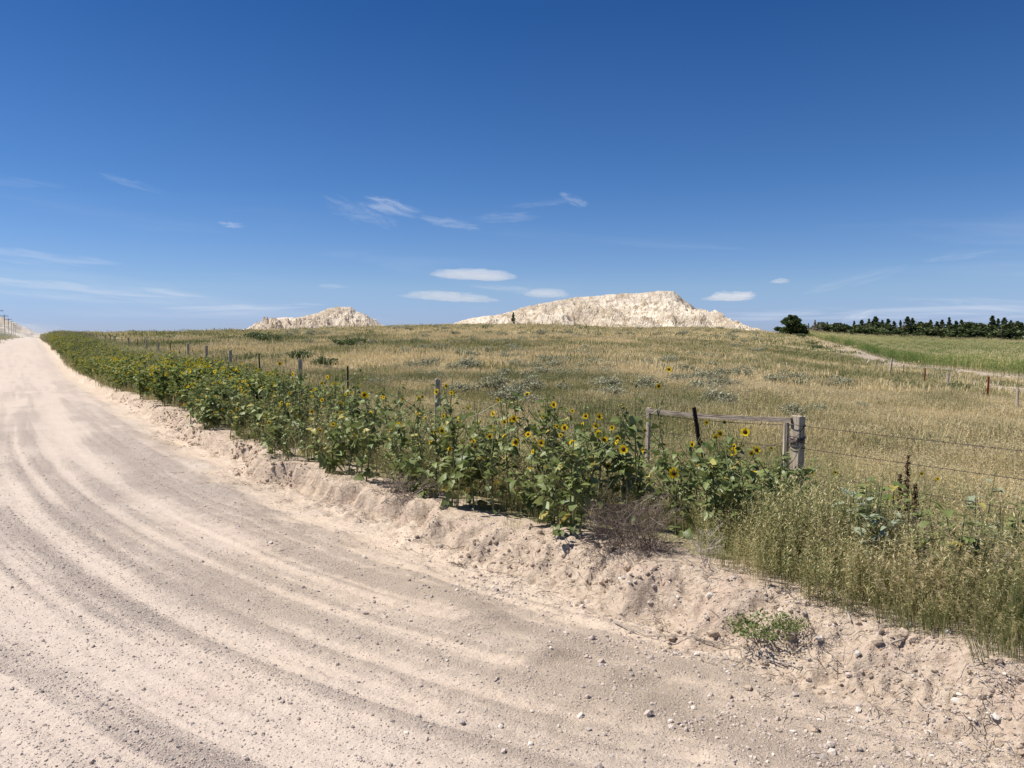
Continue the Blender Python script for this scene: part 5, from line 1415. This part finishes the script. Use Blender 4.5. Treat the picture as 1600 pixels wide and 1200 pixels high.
# ------------------------------------------------------------------ stones, sticks and litter near the berm
def stone(px, py, s, label, seed, mat='whitestone', flat=1.0):
    # ray to the ground
    p = ground_hit(px, py)
    me = pebble_mesh(seed, 2); me.materials.clear(); me.materials.append(M[mat]); me.name = 'stone'
    o = obj('stone', me, None, (p.x, p.y, th(p.x, p.y) + s * .25 * flat)); o.scale = (s, s, s * 1.15 * flat); o.rotation_euler = (random.gauss(0, .2), random.gauss(0, .2), random.uniform(0, 6))
    tag(o, label, 'stone'); return p
stone(1281, 1003, .030, 'white angular stone at the foot of the berm beside the green weed', 41)
stone(1340, 1023, .024, 'pale rounded stone right of the white angular one', 42)
stone(1420, 977, .024, 'pale stone on top of the berm by the grass edge', 43)
stone(1480, 990, .024, 'pinkish stone sunk in the top of the gravel berm', 44)
stone(1556, 1126, .030, 'smooth white stone low on the slope near the right edge', 45, flat=.6)
stone(1496, 1098, .026, 'flat white stone on the sandy slope', 46, flat=.6)
stone(1109, 934, .028, 'chalky white stone standing on the bank face', 47)
stone(984, 912, .018, 'left of a pair of white stones on the gravel', 48)
stone(992, 911, .018, 'right of a pair of white stones on the gravel', 49)
stone(1175, 978, .016, 'small white stone in the low green weed', 50)
stone(672, 752, .045, 'white chalk lump lying on the cut bank', 51, flat=.6)
stone(766, 787, .035, 'white chalk lump under the sunflowers on the bank', 52, flat=.7)
stone(1326, 1058, .018, 'small grey stone on the sandy slope', 53, 'pebble')
stone(1341, 1112, .020, 'brownish pebble embedded in the sandy slope', 54, 'pebble')
stone(441, 1097, .016, 'blue grey pebble on the road near the bottom left', 55, 'pebble')
stone(722, 1132, .018, 'dark brown pebble in the gravel band at bottom centre', 56, 'pebble')
stone(782, 1138, .016, 'blue grey pebble right of the dark brown one', 57, 'pebble')
def stick(pts, r, label, up=0.008, mat='twig', name='stick'):
    P = [ground_hit(*q) + Vector((0, 0, up)) for q in pts]; mb = MB(); mb.val = .75
    full = []
    for a_, b2 in zip(P[:-1], P[1:]):
        full += [a_, a_.lerp(b2, .5) + Vector((random.gauss(0, .006), random.gauss(0, .006), .004))]
    full.append(P[-1]); mb.tube(full, [r * (1 - .5 * i / len(full)) for i in range(len(full))], 5)
    o = obj(name, mb.mesh(name, [M[mat]])); tag(o, label, 'stick')
stick([(1302, 932), (1315, 945), (1329, 978)], .007, 'bleached bent stick lying down the face of the berm', .02)
stick([(1412, 1000), (1392, 1008)], .007, 'short thick weathered stick on the gravel berm', .006)
stick([(1360, 987), (1400, 979)], .006, 'thin dark stick left of the thick one on the berm')
stick([(861, 815), (868, 848)], .006, 'white stick leaning on the bank under the sunflowers', .02)
stick([(960, 976), (1010, 996), (1080, 998), (1155, 1016)], .004, 'long thin dry twig lying across the sand')
stick([(1060, 985), (1100, 1003), (1150, 1014)], .003, 'forked dry twig overlapping the long thin one')
stick([(1170, 1026), (1215, 1037), (1252, 1050)], .005, 'dry grey branch below the low green weed')
stick([(1180, 1028), (1218, 1043), (1240, 1046)], .003, 'thin twig beside the dry grey branch')
stick([(1300, 1045), (1325, 1051)], .003, 'tiny twig right of the dry grey branch')
